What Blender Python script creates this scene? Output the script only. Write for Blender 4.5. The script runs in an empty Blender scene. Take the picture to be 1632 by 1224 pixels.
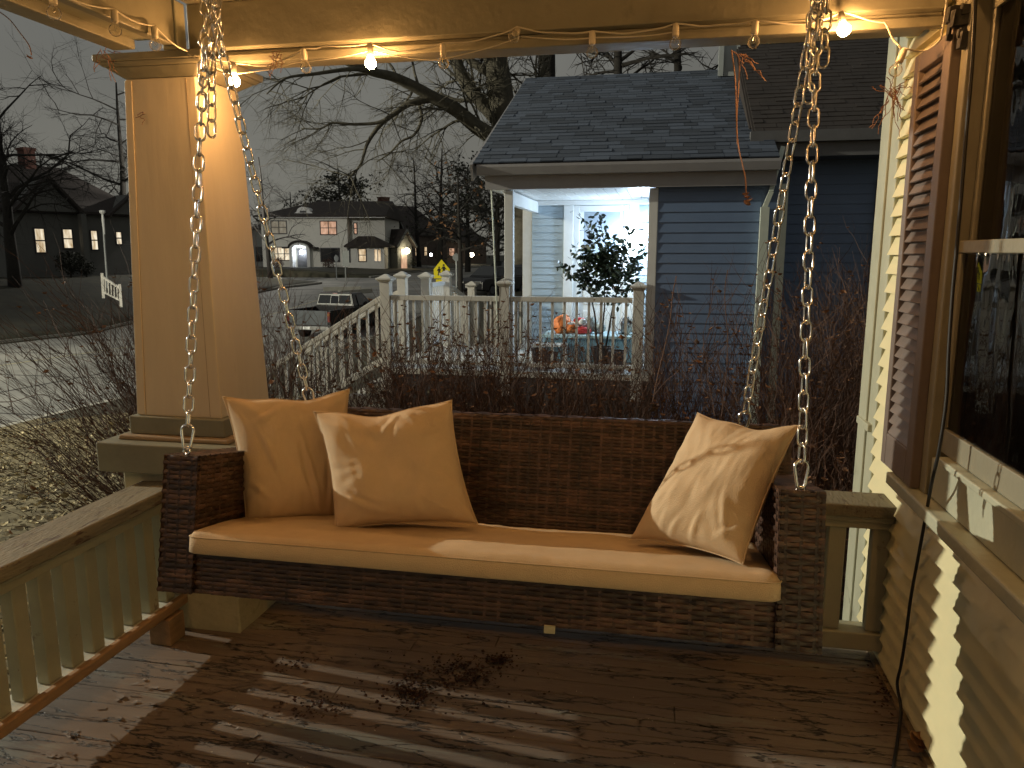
import bpy, bmesh, math, random
from mathutils import Vector, Matrix, noise
R = math.radians
SC = bpy.context.scene
COL = SC.collection
# ------------------------------------------------------------------ camera
cam_d = bpy.data.cameras.new('camera'); cam = bpy.data.objects.new('camera', cam_d); COL.objects.link(cam)
cam_d.sensor_fit = 'HORIZONTAL'; cam_d.sensor_width = 36.0; cam_d.lens = 36*1200/1632
cam_d.clip_start = 0.05; cam_d.clip_end = 2000
PITCH, YAW, CH = R(9.88), R(11.10), 1.45
cam.location = (0, 0, CH); cam.rotation_euler = (R(90)-PITCH, 0, YAW)
SC.camera = cam
# ------------------------------------------------------------------ world, exposure
W = bpy.data.worlds.new('World'); SC.world = W; W.use_nodes = True
wn, wl = W.node_tree.nodes, W.node_tree.links
bg = wn['Background']
sky = wn.new('ShaderNodeTexSky'); sky.sky_type = 'NISHITA'; sky.sun_disc = False
sky.sun_elevation = R(0.5); sky.sun_rotation = R(200)
hs = wn.new('ShaderNodeHueSaturation'); hs.inputs['Saturation'].default_value = 0.25; hs.inputs['Value'].default_value = 0.25
wl.new(sky.outputs[0], hs.inputs['Color'])
mx = wn.new('ShaderNodeMixRGB'); mx.blend_type = 'MIX'; mx.inputs[0].default_value = 0.93
wl.new(hs.outputs[0], mx.inputs[1]); mx.inputs[2].default_value = (0.80, 0.82, 0.80, 1)   # overcast night sky lit by the town
tcw = wn.new('ShaderNodeTexCoord'); nzw = wn.new('ShaderNodeTexNoise'); nzw.inputs['Scale'].default_value = 2.2; nzw.inputs['Detail'].default_value = 5; wl.new(tcw.outputs['Generated'], nzw.inputs['Vector'])
mrw = wn.new('ShaderNodeMapRange'); mrw.inputs[1].default_value = .3; mrw.inputs[2].default_value = .7; mrw.inputs[3].default_value = .82; mrw.inputs[4].default_value = 1.16; wl.new(nzw.outputs[0], mrw.inputs[0])
sx_ = wn.new('ShaderNodeSeparateXYZ'); wl.new(tcw.outputs['Generated'], sx_.inputs[0])
rw = wn.new('ShaderNodeValToRGB'); rw.color_ramp.elements[0].position = 0.0; rw.color_ramp.elements[0].color = (1.0,.97,.82,1); rw.color_ramp.elements[1].position = .40; rw.color_ramp.elements[1].color = (.74,.755,.72,1); wl.new(sx_.outputs[2], rw.inputs[0]); wl.new(rw.outputs[0], mx.inputs[2])
mw = wn.new('ShaderNodeMixRGB'); mw.blend_type = 'MULTIPLY'; mw.inputs[0].default_value = 1; wl.new(mx.outputs[0], mw.inputs[1]); wl.new(mrw.outputs[0], mw.inputs[2])
wl.new(mw.outputs[0], bg.inputs[0]); bg.inputs[1].default_value = 0.165
vs = SC.view_settings; vs.view_transform = 'Standard'; vs.look = 'None'; vs.exposure = 0.25; vs.gamma = 1.0
vs.use_curve_mapping = False
cy = SC.cycles
cy.use_denoising = True
try: cy.denoiser = 'OPENIMAGEDENOISE'
except Exception: pass
cy.max_bounces = 6; cy.diffuse_bounces = 3; cy.glossy_bounces = 3; cy.transmission_bounces = 6; cy.transparent_max_bounces = 8
cy.sample_clamp_indirect = 4.0; cy.caustics_reflective = False; cy.caustics_refractive = False
BULB_STRENGTH = 395.0
STREET_POWER = 23500.0
PORCH_POWER = 48.0
# ------------------------------------------------------------------ camera maths (pixels of the 1632 wide photo -> world)
_s, _c = math.sin, math.cos
FW = Vector((-_s(YAW)*_c(PITCH), _c(YAW)*_c(PITCH), -_s(PITCH)))
RT = Vector((_c(YAW), _s(YAW), 0)); UP = Vector((-_s(YAW)*_s(PITCH), _c(YAW)*_s(PITCH), _c(PITCH)))
CO = Vector((0, 0, CH))
def ray(x, y): return FW + RT*((x-816)/1200) + UP*((612-y)/1200)
def at(x, y, Y): d = ray(x, y); return CO + d*(Y/d.y)
def atr(x, y, D): d = ray(x, y); return CO + d*(D/math.hypot(d.x, d.y))
# ------------------------------------------------------------------ mesh builder
OFF = {}
class MB:
    def __init__(s): s.v = []; s.f = []; s.mi = []
    def add(s, vs, fs, m=0):
        n = len(s.v); s.v.extend([tuple(v) for v in vs]); s.f.extend([tuple(i+n for i in f) for f in fs]); s.mi.extend([m]*len(fs)); return s
    def box(s, x0, x1, y0, y1, z0, z1, m=0):
        v = [(x0,y0,z0),(x1,y0,z0),(x1,y1,z0),(x0,y1,z0),(x0,y0,z1),(x1,y0,z1),(x1,y1,z1),(x0,y1,z1)]
        return s.add(v, [(0,3,2,1),(4,5,6,7),(0,1,5,4),(1,2,6,5),(2,3,7,6),(3,0,4,7)], m)
    def frus(s, cx, cy, h0, h1, z0, z1, m=0, k0=None, k1=None):
        k0 = h0 if k0 is None else k0; k1 = h1 if k1 is None else k1
        v = [(cx-h0,cy-k0,z0),(cx+h0,cy-k0,z0),(cx+h0,cy+k0,z0),(cx-h0,cy+k0,z0),(cx-h1,cy-k1,z1),(cx+h1,cy-k1,z1),(cx+h1,cy+k1,z1),(cx-h1,cy+k1,z1)]
        return s.add(v, [(0,3,2,1),(4,5,6,7),(0,1,5,4),(1,2,6,5),(2,3,7,6),(3,0,4,7)], m)
    def hexa(s, v, m=0): return s.add(v, [(0,3,2,1),(4,5,6,7),(0,1,5,4),(1,2,6,5),(2,3,7,6),(3,0,4,7)], m)
    def bar(s, p, q, w, h, up=(0,0,1), m=0):
        p, q = Vector(p), Vector(q); d = (q-p).normalized(); a = d.cross(Vector(up))
        if a.length < 1e-5: a = d.cross(Vector((1,0,0)))
        a.normalize(); b = a.cross(d).normalized(); a *= w/2; b *= h/2
        return s.hexa([p-a-b, p+a-b, q+a-b, q-a-b, p-a+b, p+a+b, q+a+b, q-a+b], m)
    def tube(s, pts, r, n=6, cap=True, closed=False, m=0):
        pts = [Vector(p) for p in pts]; k = len(pts); vs = []; fs = []
        rr = r if isinstance(r, (list, tuple)) else [r]*k
        a = None
        for i in range(k):
            if closed: t = pts[(i+1) % k]-pts[i-1]
            else: t = pts[min(i+1, k-1)]-pts[max(i-1, 0)]
            if t.length < 1e-9: t = Vector((0,0,1))
            t.normalize()
            if a is None:
                a = t.cross(Vector((0,0,1)))
                if a.length < .1: a = t.cross(Vector((1,0,0)))
            a = (a - t*a.dot(t)); a.normalize(); b = t.cross(a)
            for j in range(n):
                th = 2*math.pi*j/n; vs.append(pts[i]+(a*math.cos(th)+b*math.sin(th))*rr[i])
        for i in range(k if closed else k-1):
            i2 = (i+1) % k
            for j in range(n): fs.append((i*n+j, i*n+(j+1) % n, i2*n+(j+1) % n, i2*n+j))
        if cap and not closed: fs.append(tuple(range(n-1,-1,-1))); fs.append(tuple((k-1)*n+j for j in range(n)))
        return s.add(vs, fs, m)
    def lathe(s, c, prof, n=12, axis=(0,0,1), m=0):
        ax = Vector(axis).normalized(); a = ax.cross(Vector((1,0,0)))
        if a.length < .1: a = ax.cross(Vector((0,1,0)))
        a.normalize(); b = ax.cross(a); c = Vector(c); vs = []; fs = []
        for r_, h in prof:
            for j in range(n):
                th = 2*math.pi*j/n; vs.append(c+ax*h+(a*math.cos(th)+b*math.sin(th))*r_)
        for i in range(len(prof)-1):
            for j in range(n): fs.append((i*n+j, i*n+(j+1) % n, (i+1)*n+(j+1) % n, (i+1)*n+j))
        fs.append(tuple(range(n-1,-1,-1))); fs.append(tuple((len(prof)-1)*n+j for j in range(n)))
        return s.add(vs, fs, m)
    def extrude(s, poly, d, m=0):
        n = len(poly); d = Vector(d); vs = [Vector(p) for p in poly]; vs += [p+d for p in vs]
        fs = [tuple(range(n-1,-1,-1)), tuple(range(n, 2*n))]+[(i, (i+1) % n, n+(i+1) % n, n+i) for i in range(n)]
        return s.add(vs, fs, m)
    def build(s, name, mat, parent=None, smooth=False, bevel=0, seg=2, local=False, sub=0, fix=True):
        me = bpy.data.meshes.new(name)
        off = Vector((0,0,0))
        if parent is not None and not local: off = OFF.get(parent.name, Vector((0,0,0)))
        me.from_pydata([tuple(Vector(v)-off) for v in s.v], [], s.f)
        mats = mat if isinstance(mat, (list, tuple)) else [mat]
        for m in mats: me.materials.append(m)
        if len(mats) > 1: me.polygons.foreach_set('material_index', s.mi)
        if fix and len(s.f) < 60000:
            bm = bmesh.new(); bm.from_mesh(me); bmesh.ops.recalc_face_normals(bm, faces=bm.faces); bm.to_mesh(me); bm.free()
        if smooth: me.polygons.foreach_set('use_smooth', [True]*len(me.polygons))
        me.update()
        o = bpy.data.objects.new(name, me); COL.objects.link(o)
        if parent is not None: o.parent = parent; OFF[o.name] = off
        if bevel:
            b = o.modifiers.new('bevel', 'BEVEL'); b.width = bevel; b.segments = seg; b.limit_method = 'ANGLE'; b.angle_limit = R(40)
        if sub:
            b = o.modifiers.new('sub', 'SUBSURF'); b.levels = sub; b.render_levels = sub
        return o
def tag(o, label=None, cat=None, group=None, kind=None):
    if label: o['label'] = label
    if cat: o['category'] = cat
    if group: o['group'] = group
    if kind: o['kind'] = kind
    return o
def empty(name, loc, label, cat, group=None):
    o = bpy.data.objects.new(name, None); COL.objects.link(o); o.location = loc; o.empty_display_size = .1
    OFF[o.name] = Vector(loc); return tag(o, label, cat, group)
def copy_tree(o, loc, label=None, rotz=None):
    r = o.copy(); COL.objects.link(r); r.location = loc
    if rotz is not None: r.rotation_euler = (0,0,rotz)
    if label: r['label'] = label
    for ch in list(o.children):
        c = ch.copy(); COL.objects.link(c); c.parent = r
        for g in list(ch.children):
            d = g.copy(); COL.objects.link(d); d.parent = c
    return r
# ------------------------------------------------------------------ materials
def mat(name, col, rough=.6, metal=0.0, var=.12, scale=6, bump=.0, bscale=60, stretch=(1,1,1), spec=.5, col2=None, m2=(.55,.65), s2=4, island=0.0, emit=None, es=0):
    m = bpy.data.materials.new(name); m.use_nodes = True; n = m.node_tree.nodes; l = m.node_tree.links; p = n['Principled BSDF']
    p.inputs['Roughness'].default_value = rough; p.inputs['Metallic'].default_value = metal; p.inputs['Specular IOR Level'].default_value = spec
    tc = n.new('ShaderNodeTexCoord'); mp = n.new('ShaderNodeMapping'); mp.inputs['Scale'].default_value = stretch; l.new(tc.outputs['Object'], mp.inputs[0])
    nz = n.new('ShaderNodeTexNoise'); nz.inputs['Scale'].default_value = scale; nz.inputs['Detail'].default_value = 5; nz.inputs['Roughness'].default_value = .65
    l.new(mp.outputs[0], nz.inputs['Vector'])
    cr = n.new('ShaderNodeValToRGB'); cr.color_ramp.elements[0].position = .3; cr.color_ramp.elements[1].position = .72
    cr.color_ramp.elements[0].color = tuple(max(0, c*(1-var)) for c in col)+(1,); cr.color_ramp.elements[1].color = tuple(min(1, c*(1+var)) for c in col)+(1,)
    l.new(nz.outputs[0], cr.inputs[0]); out = cr.outputs[0]
    if col2 is not None:
        n2 = n.new('ShaderNodeTexNoise'); n2.inputs['Scale'].default_value = s2; n2.inputs['Detail'].default_value = 8; n2.inputs['Roughness'].default_value = .7; l.new(mp.outputs[0], n2.inputs['Vector'])
        r2 = n.new('ShaderNodeValToRGB'); r2.color_ramp.elements[0].position = m2[0]; r2.color_ramp.elements[1].position = m2[1]; l.new(n2.outputs[0], r2.inputs[0])
        x = n.new('ShaderNodeMixRGB'); l.new(r2.outputs[0], x.inputs[0]); l.new(out, x.inputs[1]); x.inputs[2].default_value = tuple(col2)+(1,); out = x.outputs[0]
    if island:
        g = n.new('ShaderNodeNewGeometry'); mr = n.new('ShaderNodeMapRange'); mr.inputs[3].default_value = 1-island; mr.inputs[4].default_value = 1+island
        l.new(g.outputs['Random Per Island'], mr.inputs[0]); x = n.new('ShaderNodeMixRGB'); x.blend_type = 'MULTIPLY'; x.inputs[0].default_value = 1
        l.new(out, x.inputs[1]); l.new(mr.outputs[0], x.inputs[2]); out = x.outputs[0]
    l.new(out, p.inputs['Base Color'])
    if bump:
        nb = n.new('ShaderNodeTexNoise'); nb.inputs['Scale'].default_value = bscale; nb.inputs['Detail'].default_value = 4; l.new(mp.outputs[0], nb.inputs['Vector'])
        b = n.new('ShaderNodeBump'); b.inputs['Strength'].default_value = bump; b.inputs['Distance'].default_value = .01; l.new(nb.outputs[0], b.inputs['Height']); l.new(b.outputs[0], p.inputs['Normal'])
    if emit: p.inputs['Emission Color'].default_value = tuple(emit)+(1,); p.inputs['Emission Strength'].default_value = es
    return m
def nodes(m): return m.node_tree.nodes, m.node_tree.links, m.node_tree.nodes['Principled BSDF']
M = {}
M['beam'] = mat('beam_paint', (.245,.23,.17), .5, var=.10, scale=5, bump=.3, bscale=22, col2=(.18,.165,.12), m2=(.60,.75), s2=5)
M['pillar'] = mat('pillar_paint', (.62,.545,.41), .5, var=.06, scale=3, bump=.14, bscale=9, col2=(.54,.47,.34), m2=(.60,.74), s2=6, stretch=(3,3,.55))
M['trim'] = mat('sage_trim_paint', (.42,.43,.33), .5, var=.10, scale=6, bump=.18, bscale=30, col2=(.20,.19,.14), m2=(.66,.74), s2=9)
M['slab'] = mat('olive_slab_paint', (.21,.21,.155), .55, var=.12, scale=6, bump=.2, bscale=30, col2=(.13,.12,.09), m2=(.64,.72), s2=9)
M['ledge'] = mat('pale_ledge_paint', (.55,.53,.44), .6, var=.1, scale=8, bump=.3, bscale=30)
M['baredrail'] = mat('bare_rail_wood', (.34,.20,.10), .65, var=.25, scale=6, bump=.4, bscale=20, stretch=(3,.3,3))
M['rail'] = mat('rail_paint', (.40,.38,.27), .55, var=.10, scale=5, bump=.25, bscale=25, col2=(.24,.20,.14), m2=(.63,.68), s2=14)
M['railtop'] = mat('worn_rail_paint', (.20,.18,.125), .65, var=.14, scale=6, bump=.5, bscale=30, stretch=(4,1,4), col2=(.09,.06,.04), m2=(.58,.62), s2=9)
M['siding'] = mat('cream_siding', (.72,.66,.41), .55, var=.05, scale=4, bump=.05, bscale=40, col2=(.52,.46,.28), m2=(.62,.75), s2=3)
M['shutter'] = mat('brown_shutter', (.175,.138,.120), .5, var=.12, scale=7, bump=.08, bscale=60)
M['stucco'] = mat('stone_block', (.44,.39,.26), .85, var=.15, scale=7, bump=.9, bscale=16, col2=(.24,.20,.13), m2=(.6,.75), s2=5)
M['rawwood'] = mat('bare_wood', (.27,.20,.12), .75, var=.3, scale=5, bump=.6, bscale=18, stretch=(.25,3,3))
M['fabric'] = mat('khaki_fabric', (.60,.46,.30), .85, var=.07, scale=10, bump=.35, bscale=420, spec=.2)
M['core'] = mat('wicker_core', (.012,.008,.006), .8, var=.2)
M['chain'] = mat('zinc_chain', (.82,.82,.82), .2, metal=1.0, var=.15, scale=60)
M['cordwhite'] = mat('white_cord', (.62,.57,.46), .5, var=.1)
M['socket'] = mat('white_socket', (.66,.60,.48), .45, var=.08)
M['black'] = mat('black_rubber', (.012,.012,.012), .5)
M['vine'] = mat('dry_vine', (.20,.10,.065), .8, var=.35, scale=30)
M['deadleaf'] = mat('dead_leaf', (.20,.10,.045), .7, var=.35, scale=25, island=.5)
M['pinkleaf'] = mat('dry_pink_leaf', (.27,.155,.115), .7, var=.3, scale=30)
M['twig'] = mat('bare_twig', (.088,.048,.034), .8, var=.4, scale=12, island=.45)
M['bark'] = mat('grey_bark', (.10,.09,.066), .9, var=.3, scale=9, bump=.8, bscale=20)
M['barkdark'] = mat('dark_bark', (.028,.025,.021), .9, var=.3, scale=9)
M['white'] = mat('white_paint', (.74,.75,.74), .45, var=.05, scale=4, bump=.03)
M['vinylrail'] = mat('weathered_vinyl', (.62,.60,.55), .5, var=.10, scale=6, col2=(.44,.41,.35), m2=(.60,.78), s2=6)
M['blue'] = mat('blue_grey_siding', (.14,.21,.35), .5, var=.07, scale=3)  # blue deepened to carry the porch lamp's glare in the siding colour
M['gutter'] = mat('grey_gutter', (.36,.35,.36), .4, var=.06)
M['sage'] = mat('sage_downspout', (.60,.66,.58), .45, var=.06)
M['darktrim'] = mat('dark_trim', (.07,.07,.075), .6)
M['darkglass'] = mat('dark_glass', (.012,.013,.016), .06, var=.1, spec=.8)
M['blind'] = mat('window_blind', (.36,.42,.48), .5, var=.04)
M['leaf'] = mat('evergreen_leaf', (.030,.055,.030), .45, var=.3, scale=20, island=.4)
M['darkleaf'] = mat('dark_foliage', (.032,.034,.022), .8, var=.4, scale=4, island=.5)
M['tanleaf'] = mat('pale_dry_leaf', (.50,.43,.27), .95, var=.3, island=.5, spec=.08)
M['grass'] = mat('winter_lawn', (.028,.027,.015), .95, var=.4, scale=1.2, bump=.6, bscale=12, col2=(.05,.045,.026), m2=(.48,.62), s2=.7)
M['concrete'] = mat('pale_concrete', (.34,.33,.29), .85, var=.15, scale=2, bump=.3, bscale=30)
M['bluebox'] = mat('blue_plastic', (.16,.32,.42), .45, var=.06)
M['pot'] = mat('dark_pot', (.03,.03,.034), .5)
M['orange'] = mat('orange_cloth', (.80,.22,.05), .6, var=.3, scale=14, bump=.3, bscale=30)
M['red'] = mat('red_cloth', (.62,.04,.04), .6, var=.2, bump=.3, bscale=30)
M['yellow'] = mat('yellow_sign', (.85,.72,.02), .4, var=.03, emit=(.85,.72,.02), es=0.0)
M['signgrey'] = mat('sign_back', (.30,.32,.32), .45, metal=.3)
M['truck'] = mat('black_car_paint', (.012,.012,.014), .25, spec=.7)
M['silver'] = mat('silver_panel', (.085,.095,.105), .35, metal=.3)
M['chrome'] = mat('chrome_bumper', (.45,.45,.44), .2, metal=.8)
M['tail'] = mat('tail_lens', (.16,.015,.012), .25, spec=.8)
M['amber'] = mat('amber_lens', (.25,.09,.02), .25)
M['tyre'] = mat('tyre_rubber', (.015,.015,.015), .8)
M['roofdark'] = mat('dark_roof_shingle', (.045,.036,.032), .9, var=.3, scale=3, bump=.4, bscale=6)
M['whiteside'] = mat('white_clapboard', (.80,.79,.72), .6, var=.05, scale=2)
M['cottage'] = mat('cottage_wall', (.15,.15,.14), .8, var=.08, scale=2)
M['greyside'] = mat('grey_clapboard', (.22,.23,.22), .7, var=.08, scale=2)
M['brownside'] = mat('brown_wall', (.10,.075,.06), .8, var=.2, scale=2)
M['brick'] = mat('chimney_brick', (.13,.055,.04), .85, var=.3, scale=6)
def glow(name, col, s): return mat(name, (.3,.3,.3), .6, emit=col, es=s)
def litwin(name, col, s):
    m = glow(name, col, s); n, l, p = nodes(m); tc = n.new('ShaderNodeTexCoord'); mp = n.new('ShaderNodeMapping'); mp.inputs['Scale'].default_value = (3.2,3.2,.8); l.new(tc.outputs['Object'], mp.inputs[0])
    nz = n.new('ShaderNodeTexNoise'); nz.inputs['Scale'].default_value = 1.6; nz.inputs['Detail'].default_value = 4; l.new(mp.outputs[0], nz.inputs['Vector'])
    r = n.new('ShaderNodeValToRGB'); r.color_ramp.elements[0].position = .35; r.color_ramp.elements[1].position = .65; r.color_ramp.elements[0].color = tuple(c*f for c, f in zip(col, (.42,.33,.22)))+(1,); r.color_ramp.elements[1].color = tuple(col)+(1,)
    l.new(nz.outputs[0], r.inputs[0]); l.new(r.outputs[0], p.inputs['Emission Color']); return m
M['litwarm'] = litwin('lit_window_warm', (1,.78,.50), .75); M['litorange'] = litwin('lit_window_orange', (1,.56,.36), .55)
M['litpale'] = litwin('lit_window_pale', (1,.88,.66), .85); M['litdim'] = litwin('lit_window_dim', (.9,.8,.55), .16)
M['lamp'] = glow('lamp_glow', (1,.85,.6), 14); M['lampcool'] = glow('lamp_glow_cool', (.80,.90,1), 10)
def bulbmat():
    m = bpy.data.materials.new('lit_bulb_glass'); m.use_nodes = True; n, l, p = nodes(m)
    p.inputs['Base Color'].default_value = (1,.9,.7,1); p.inputs['Emission Color'].default_value = (1,.50,.165,1); p.inputs['Emission Strength'].default_value = BULB_STRENGTH
    return m
M['bulblit'] = bulbmat()
def glassmat(name, rough=0.0, wav=0, col=(1,1,1), mixd=None):
    m = bpy.data.materials.new(name); m.use_nodes = True; n, l, p = nodes(m)
    p.inputs['Base Color'].default_value = col+(1,); p.inputs['Roughness'].default_value = rough
    p.inputs['Transmission Weight'].default_value = 1.0; p.inputs['IOR'].default_value = 1.45
    if wav:
        tc = n.new('ShaderNodeTexCoord'); mp = n.new('ShaderNodeMapping'); mp.inputs['Scale'].default_value = (1,1,.35); l.new(tc.outputs['Object'], mp.inputs[0])
        nz = n.new('ShaderNodeTexNoise'); nz.inputs['Scale'].default_value = 9; nz.inputs['Detail'].default_value = 1.5; l.new(mp.outputs[0], nz.inputs['Vector'])
        b = n.new('ShaderNodeBump'); b.inputs['Strength'].default_value = wav; b.inputs['Distance'].default_value = .02; l.new(nz.outputs[0], b.inputs['Height']); l.new(b.outputs[0], p.inputs['Normal'])
    return m
def thinglass(name):
    m = bpy.data.materials.new(name); m.use_nodes = True; n, l, p = nodes(m); n.remove(p); o = n['Material Output']
    tr_ = n.new('ShaderNodeBsdfTransparent'); tr_.inputs[0].default_value = (.93,.92,.88,1); g = n.new('ShaderNodeBsdfGlossy'); g.inputs['Roughness'].default_value = .03
    lw = n.new('ShaderNodeLayerWeight'); lw.inputs[0].default_value = .12; x = n.new('ShaderNodeMixShader'); l.new(lw.outputs['Fresnel'], x.inputs[0]); tl_ = n.new('ShaderNodeBsdfTranslucent'); tl_.inputs[0].default_value = (.9,.85,.75,1); df = n.new('ShaderNodeBsdfDiffuse'); df.inputs[0].default_value = (.9,.85,.75,1); a_ = n.new('ShaderNodeMixShader'); a_.inputs[0].default_value = .5; l.new(tl_.outputs[0], a_.inputs[1]); l.new(df.outputs[0], a_.inputs[2]); x0 = n.new('ShaderNodeMixShader'); l.new(lw.outputs['Facing'], x0.inputs[0]); l.new(tr_.outputs[0], x0.inputs[1]); l.new(a_.outputs[0], x0.inputs[2]); l.new(x0.outputs[0], x.inputs[1]); l.new(g.outputs[0], x.inputs[2]); l.new(x.outputs[0], o.inputs[0]); return m
M['bulbclear'] = thinglass('clear_bulb_glass')
M['pane'] = glassmat('old_wavy_glass', 0.0, .10)
M['cabglass'] = mat('car_glass', (.02,.022,.024), .05, spec=.9)
def wickermat():
    m = mat('brown_wicker', (.080,.044,.031), .38, var=.45, scale=7, spec=.55, island=.55, col2=(.022,.012,.009), m2=(.42,.62), s2=16, stretch=(1,1,3), bump=.15, bscale=200)
    return m
M['wicker'] = wickermat()
def floormat():
    m = bpy.data.materials.new('peeling_floor_paint'); m.use_nodes = True; n, l, p = nodes(m)
    tc = n.new('ShaderNodeTexCoord'); mp = n.new('ShaderNodeMapping'); mp.inputs['Scale'].default_value = (.32,2.1,1); l.new(tc.outputs['Object'], mp.inputs[0])
    def nz(sc, det=6, ro=.65, vec=mp):
        t = n.new('ShaderNodeTexNoise'); t.inputs['Scale'].default_value = sc; t.inputs['Detail'].default_value = det; t.inputs['Roughness'].default_value = ro; l.new(vec.outputs[0], t.inputs['Vector']); return t
    def ramp(src, a, b, ca=(0,0,0,1), cb=(1,1,1,1)):
        r = n.new('ShaderNodeValToRGB'); r.color_ramp.elements[0].position = a; r.color_ramp.elements[1].position = b; r.color_ramp.elements[0].color = ca; r.color_ramp.elements[1].color = cb; l.new(src, r.inputs[0]); return r
    def mix(f, a, b):
        x = n.new('ShaderNodeMixRGB'); l.new(f, x.inputs[0])
        for i, q in ((1,a),(2,b)):
            if isinstance(q, tuple): x.inputs[i].default_value = q
            else: l.new(q, x.inputs[i])
        return x.outputs[0]
    base = ramp(nz(3).outputs[0], .3, .75, (.126,.090,.070,1), (.218,.176,.142,1)).outputs[0]
    worn = ramp(nz(2.3, 8, .72).outputs[0], .56, .60)          # paint gone: older grey coat
    c = mix(worn.outputs[0], base, (.20,.185,.155,1))
    bare = ramp(nz(5.5, 8, .75).outputs[0], .635, .66)          # bare wood flakes
    c = mix(bare.outputs[0], c, (.11,.065,.04,1))
    vo = n.new('ShaderNodeTexVoronoi'); vo.feature = 'DISTANCE_TO_EDGE'; vo.inputs['Scale'].default_value = 7
    wr = n.new('ShaderNodeMixRGB'); wr.blend_type = 'ADD'; wr.inputs[0].default_value = .35; l.new(mp.outputs[0], wr.inputs[1]); l.new(nz(4).outputs[1], wr.inputs[2]); l.new(wr.outputs[0], vo.inputs['Vector'])
    cr = ramp(vo.outputs[0], .008, .03, (1,1,1,1), (0,0,0,1))
    cm = n.new('ShaderNodeMath'); cm.operation = 'MULTIPLY'; l.new(cr.outputs[0], cm.inputs[0]); l.new(ramp(nz(1.7).outputs[0], .36, .48).outputs[0], cm.inputs[1])
    c = mix(cm.outputs[0], c, (.025,.018,.014,1))
    l.new(c, p.inputs['Base Color'])
    h = n.new('ShaderNodeMath'); h.operation = 'SUBTRACT'; l.new(nz(9).outputs[0], h.inputs[0]); l.new(cm.outputs[0], h.inputs[1])
    h2 = n.new('ShaderNodeMath'); h2.operation = 'SUBTRACT'; l.new(h.outputs[0], h2.inputs[0]); l.new(bare.outputs[0], h2.inputs[1])
    b = n.new('ShaderNodeBump'); b.inputs['Strength'].default_value = 1.0; b.inputs['Distance'].default_value = .006; l.new(h2.outputs[0], b.inputs['Height']); l.new(b.outputs[0], p.inputs['Normal'])
    p.inputs['Roughness'].default_value = .55
    return m
M['floor'] = floormat()
def shinglemat():
    m = bpy.data.materials.new('asphalt_shingles'); m.use_nodes = True; n, l, p = nodes(m)
    tc = n.new('ShaderNodeTexCoord')
    nz = n.new('ShaderNodeTexNoise'); nz.inputs['Scale'].default_value = 90; l.new(tc.outputs['Object'], nz.inputs['Vector'])
    g = n.new('ShaderNodeNewGeometry'); mr = n.new('ShaderNodeMapRange'); mr.inputs[3].default_value = .55; mr.inputs[4].default_value = 1.25; l.new(g.outputs['Random Per Island'], mr.inputs[0])
    r = n.new('ShaderNodeValToRGB'); r.color_ramp.elements[0].color = (.060,.078,.112,1); r.color_ramp.elements[1].color = (.112,.138,.186,1); l.new(nz.outputs[0], r.inputs[0])  # bluish tone holds the porch lamp's haze in the shingle colour
    x = n.new('ShaderNodeMixRGB'); x.blend_type = 'MULTIPLY'; x.inputs[0].default_value = 1; l.new(r.outputs[0], x.inputs[1]); l.new(mr.outputs[0], x.inputs[2]); l.new(x.outputs[0], p.inputs['Base Color'])
    b = n.new('ShaderNodeBump'); b.inputs['Strength'].default_value = .4; b.inputs['Distance'].default_value = .005; l.new(nz.outputs[0], b.inputs['Height']); l.new(b.outputs[0], p.inputs['Normal'])
    p.inputs['Roughness'].default_value = .9
    return m
M['shingle'] = shinglemat()
def roadmat():
    m = mat('worn_asphalt', (.17,.17,.16), .8, var=.25, scale=.5, bump=.3, bscale=40, col2=(.25,.245,.225), m2=(.45,.65), s2=.25)
    return m
M['road'] = roadmat()
M['yline'] = mat('road_paint', (.32,.29,.18), .7, var=.2)
# ================================================================== OUR PORCH
rng = random.Random(7)
XW = .82                                   # face of the house wall
# floor: boards across the porch, a mesh of its own
b = MB(); y = 2.96
while y > -3.2:
    w = .082; dz = rng.uniform(-.0018, .0018)
    cuts = [-1.98, rng.uniform(-1.2, .3), .80] if rng.random() < .3 else [-1.98, .80]
    for a, c in zip(cuts, cuts[1:]): b.box(a+.0005, c-.0005, y-w, y, -.03, dz)
    y -= w+.0025
tag(b.build('porch_floor', M['floor'], bevel=.0025, seg=1), 'brown painted board floor of the porch, paint cracked and flaking', 'floor', kind='structure')
b = MB(); b.box(-1.99, .81, -3.2, 2.97, -.30, -.032)
tag(b.build('porch_foundation', M['rawwood']), kind='structure')
# ---- house wall with lap siding, window, shutter
house = empty('house', (XW, 2.0, 0), 'cream house wall with lap siding, brown louvred shutter and old wooden window beside the swing', 'house')
EXPO, LAP = .0665, .026
def laps(b, x, y0, y1, z0, z1, sgn=-1, ex=EXPO, lap=LAP):
    z = z0
    while z < z1-1e-4:
        zt = min(z+ex, z1); k = (zt-z)/ex
        # butt edge thick at the bottom, thin at the top
        P = [(x, y0, z), (x+sgn*lap, y0, z), (x+sgn*lap*(1-k), y0, zt), (x, y0, zt)]
        b.extrude(P, (0, y1-y0, 0)); z = zt
b = MB()
laps(b, XW, 2.50, 2.955, -.02+EXPO*0, 2.42)          # behind the shutter, up to the corner trim
laps(b, XW, -3.2, 2.50, -.02, .69)                   # under the window
laps(b, XW, -3.2, .90, .69, 2.42)
b.box(XW, XW+.12, -3.2, 3.1, -.6, .69); b.box(XW, XW+.12, 2.425, 3.1, .69, 2.5); b.box(XW, XW+.12, -3.2, .95, .69, 2.5); b.box(XW, XW+.12, .95, 2.44, 2.12, 2.5)
lapsX_ = [b.box(XW+.121, 5, 3.0, 3.1, -.6, 2.6)]; b.build('siding', M['siding'], house)
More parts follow.
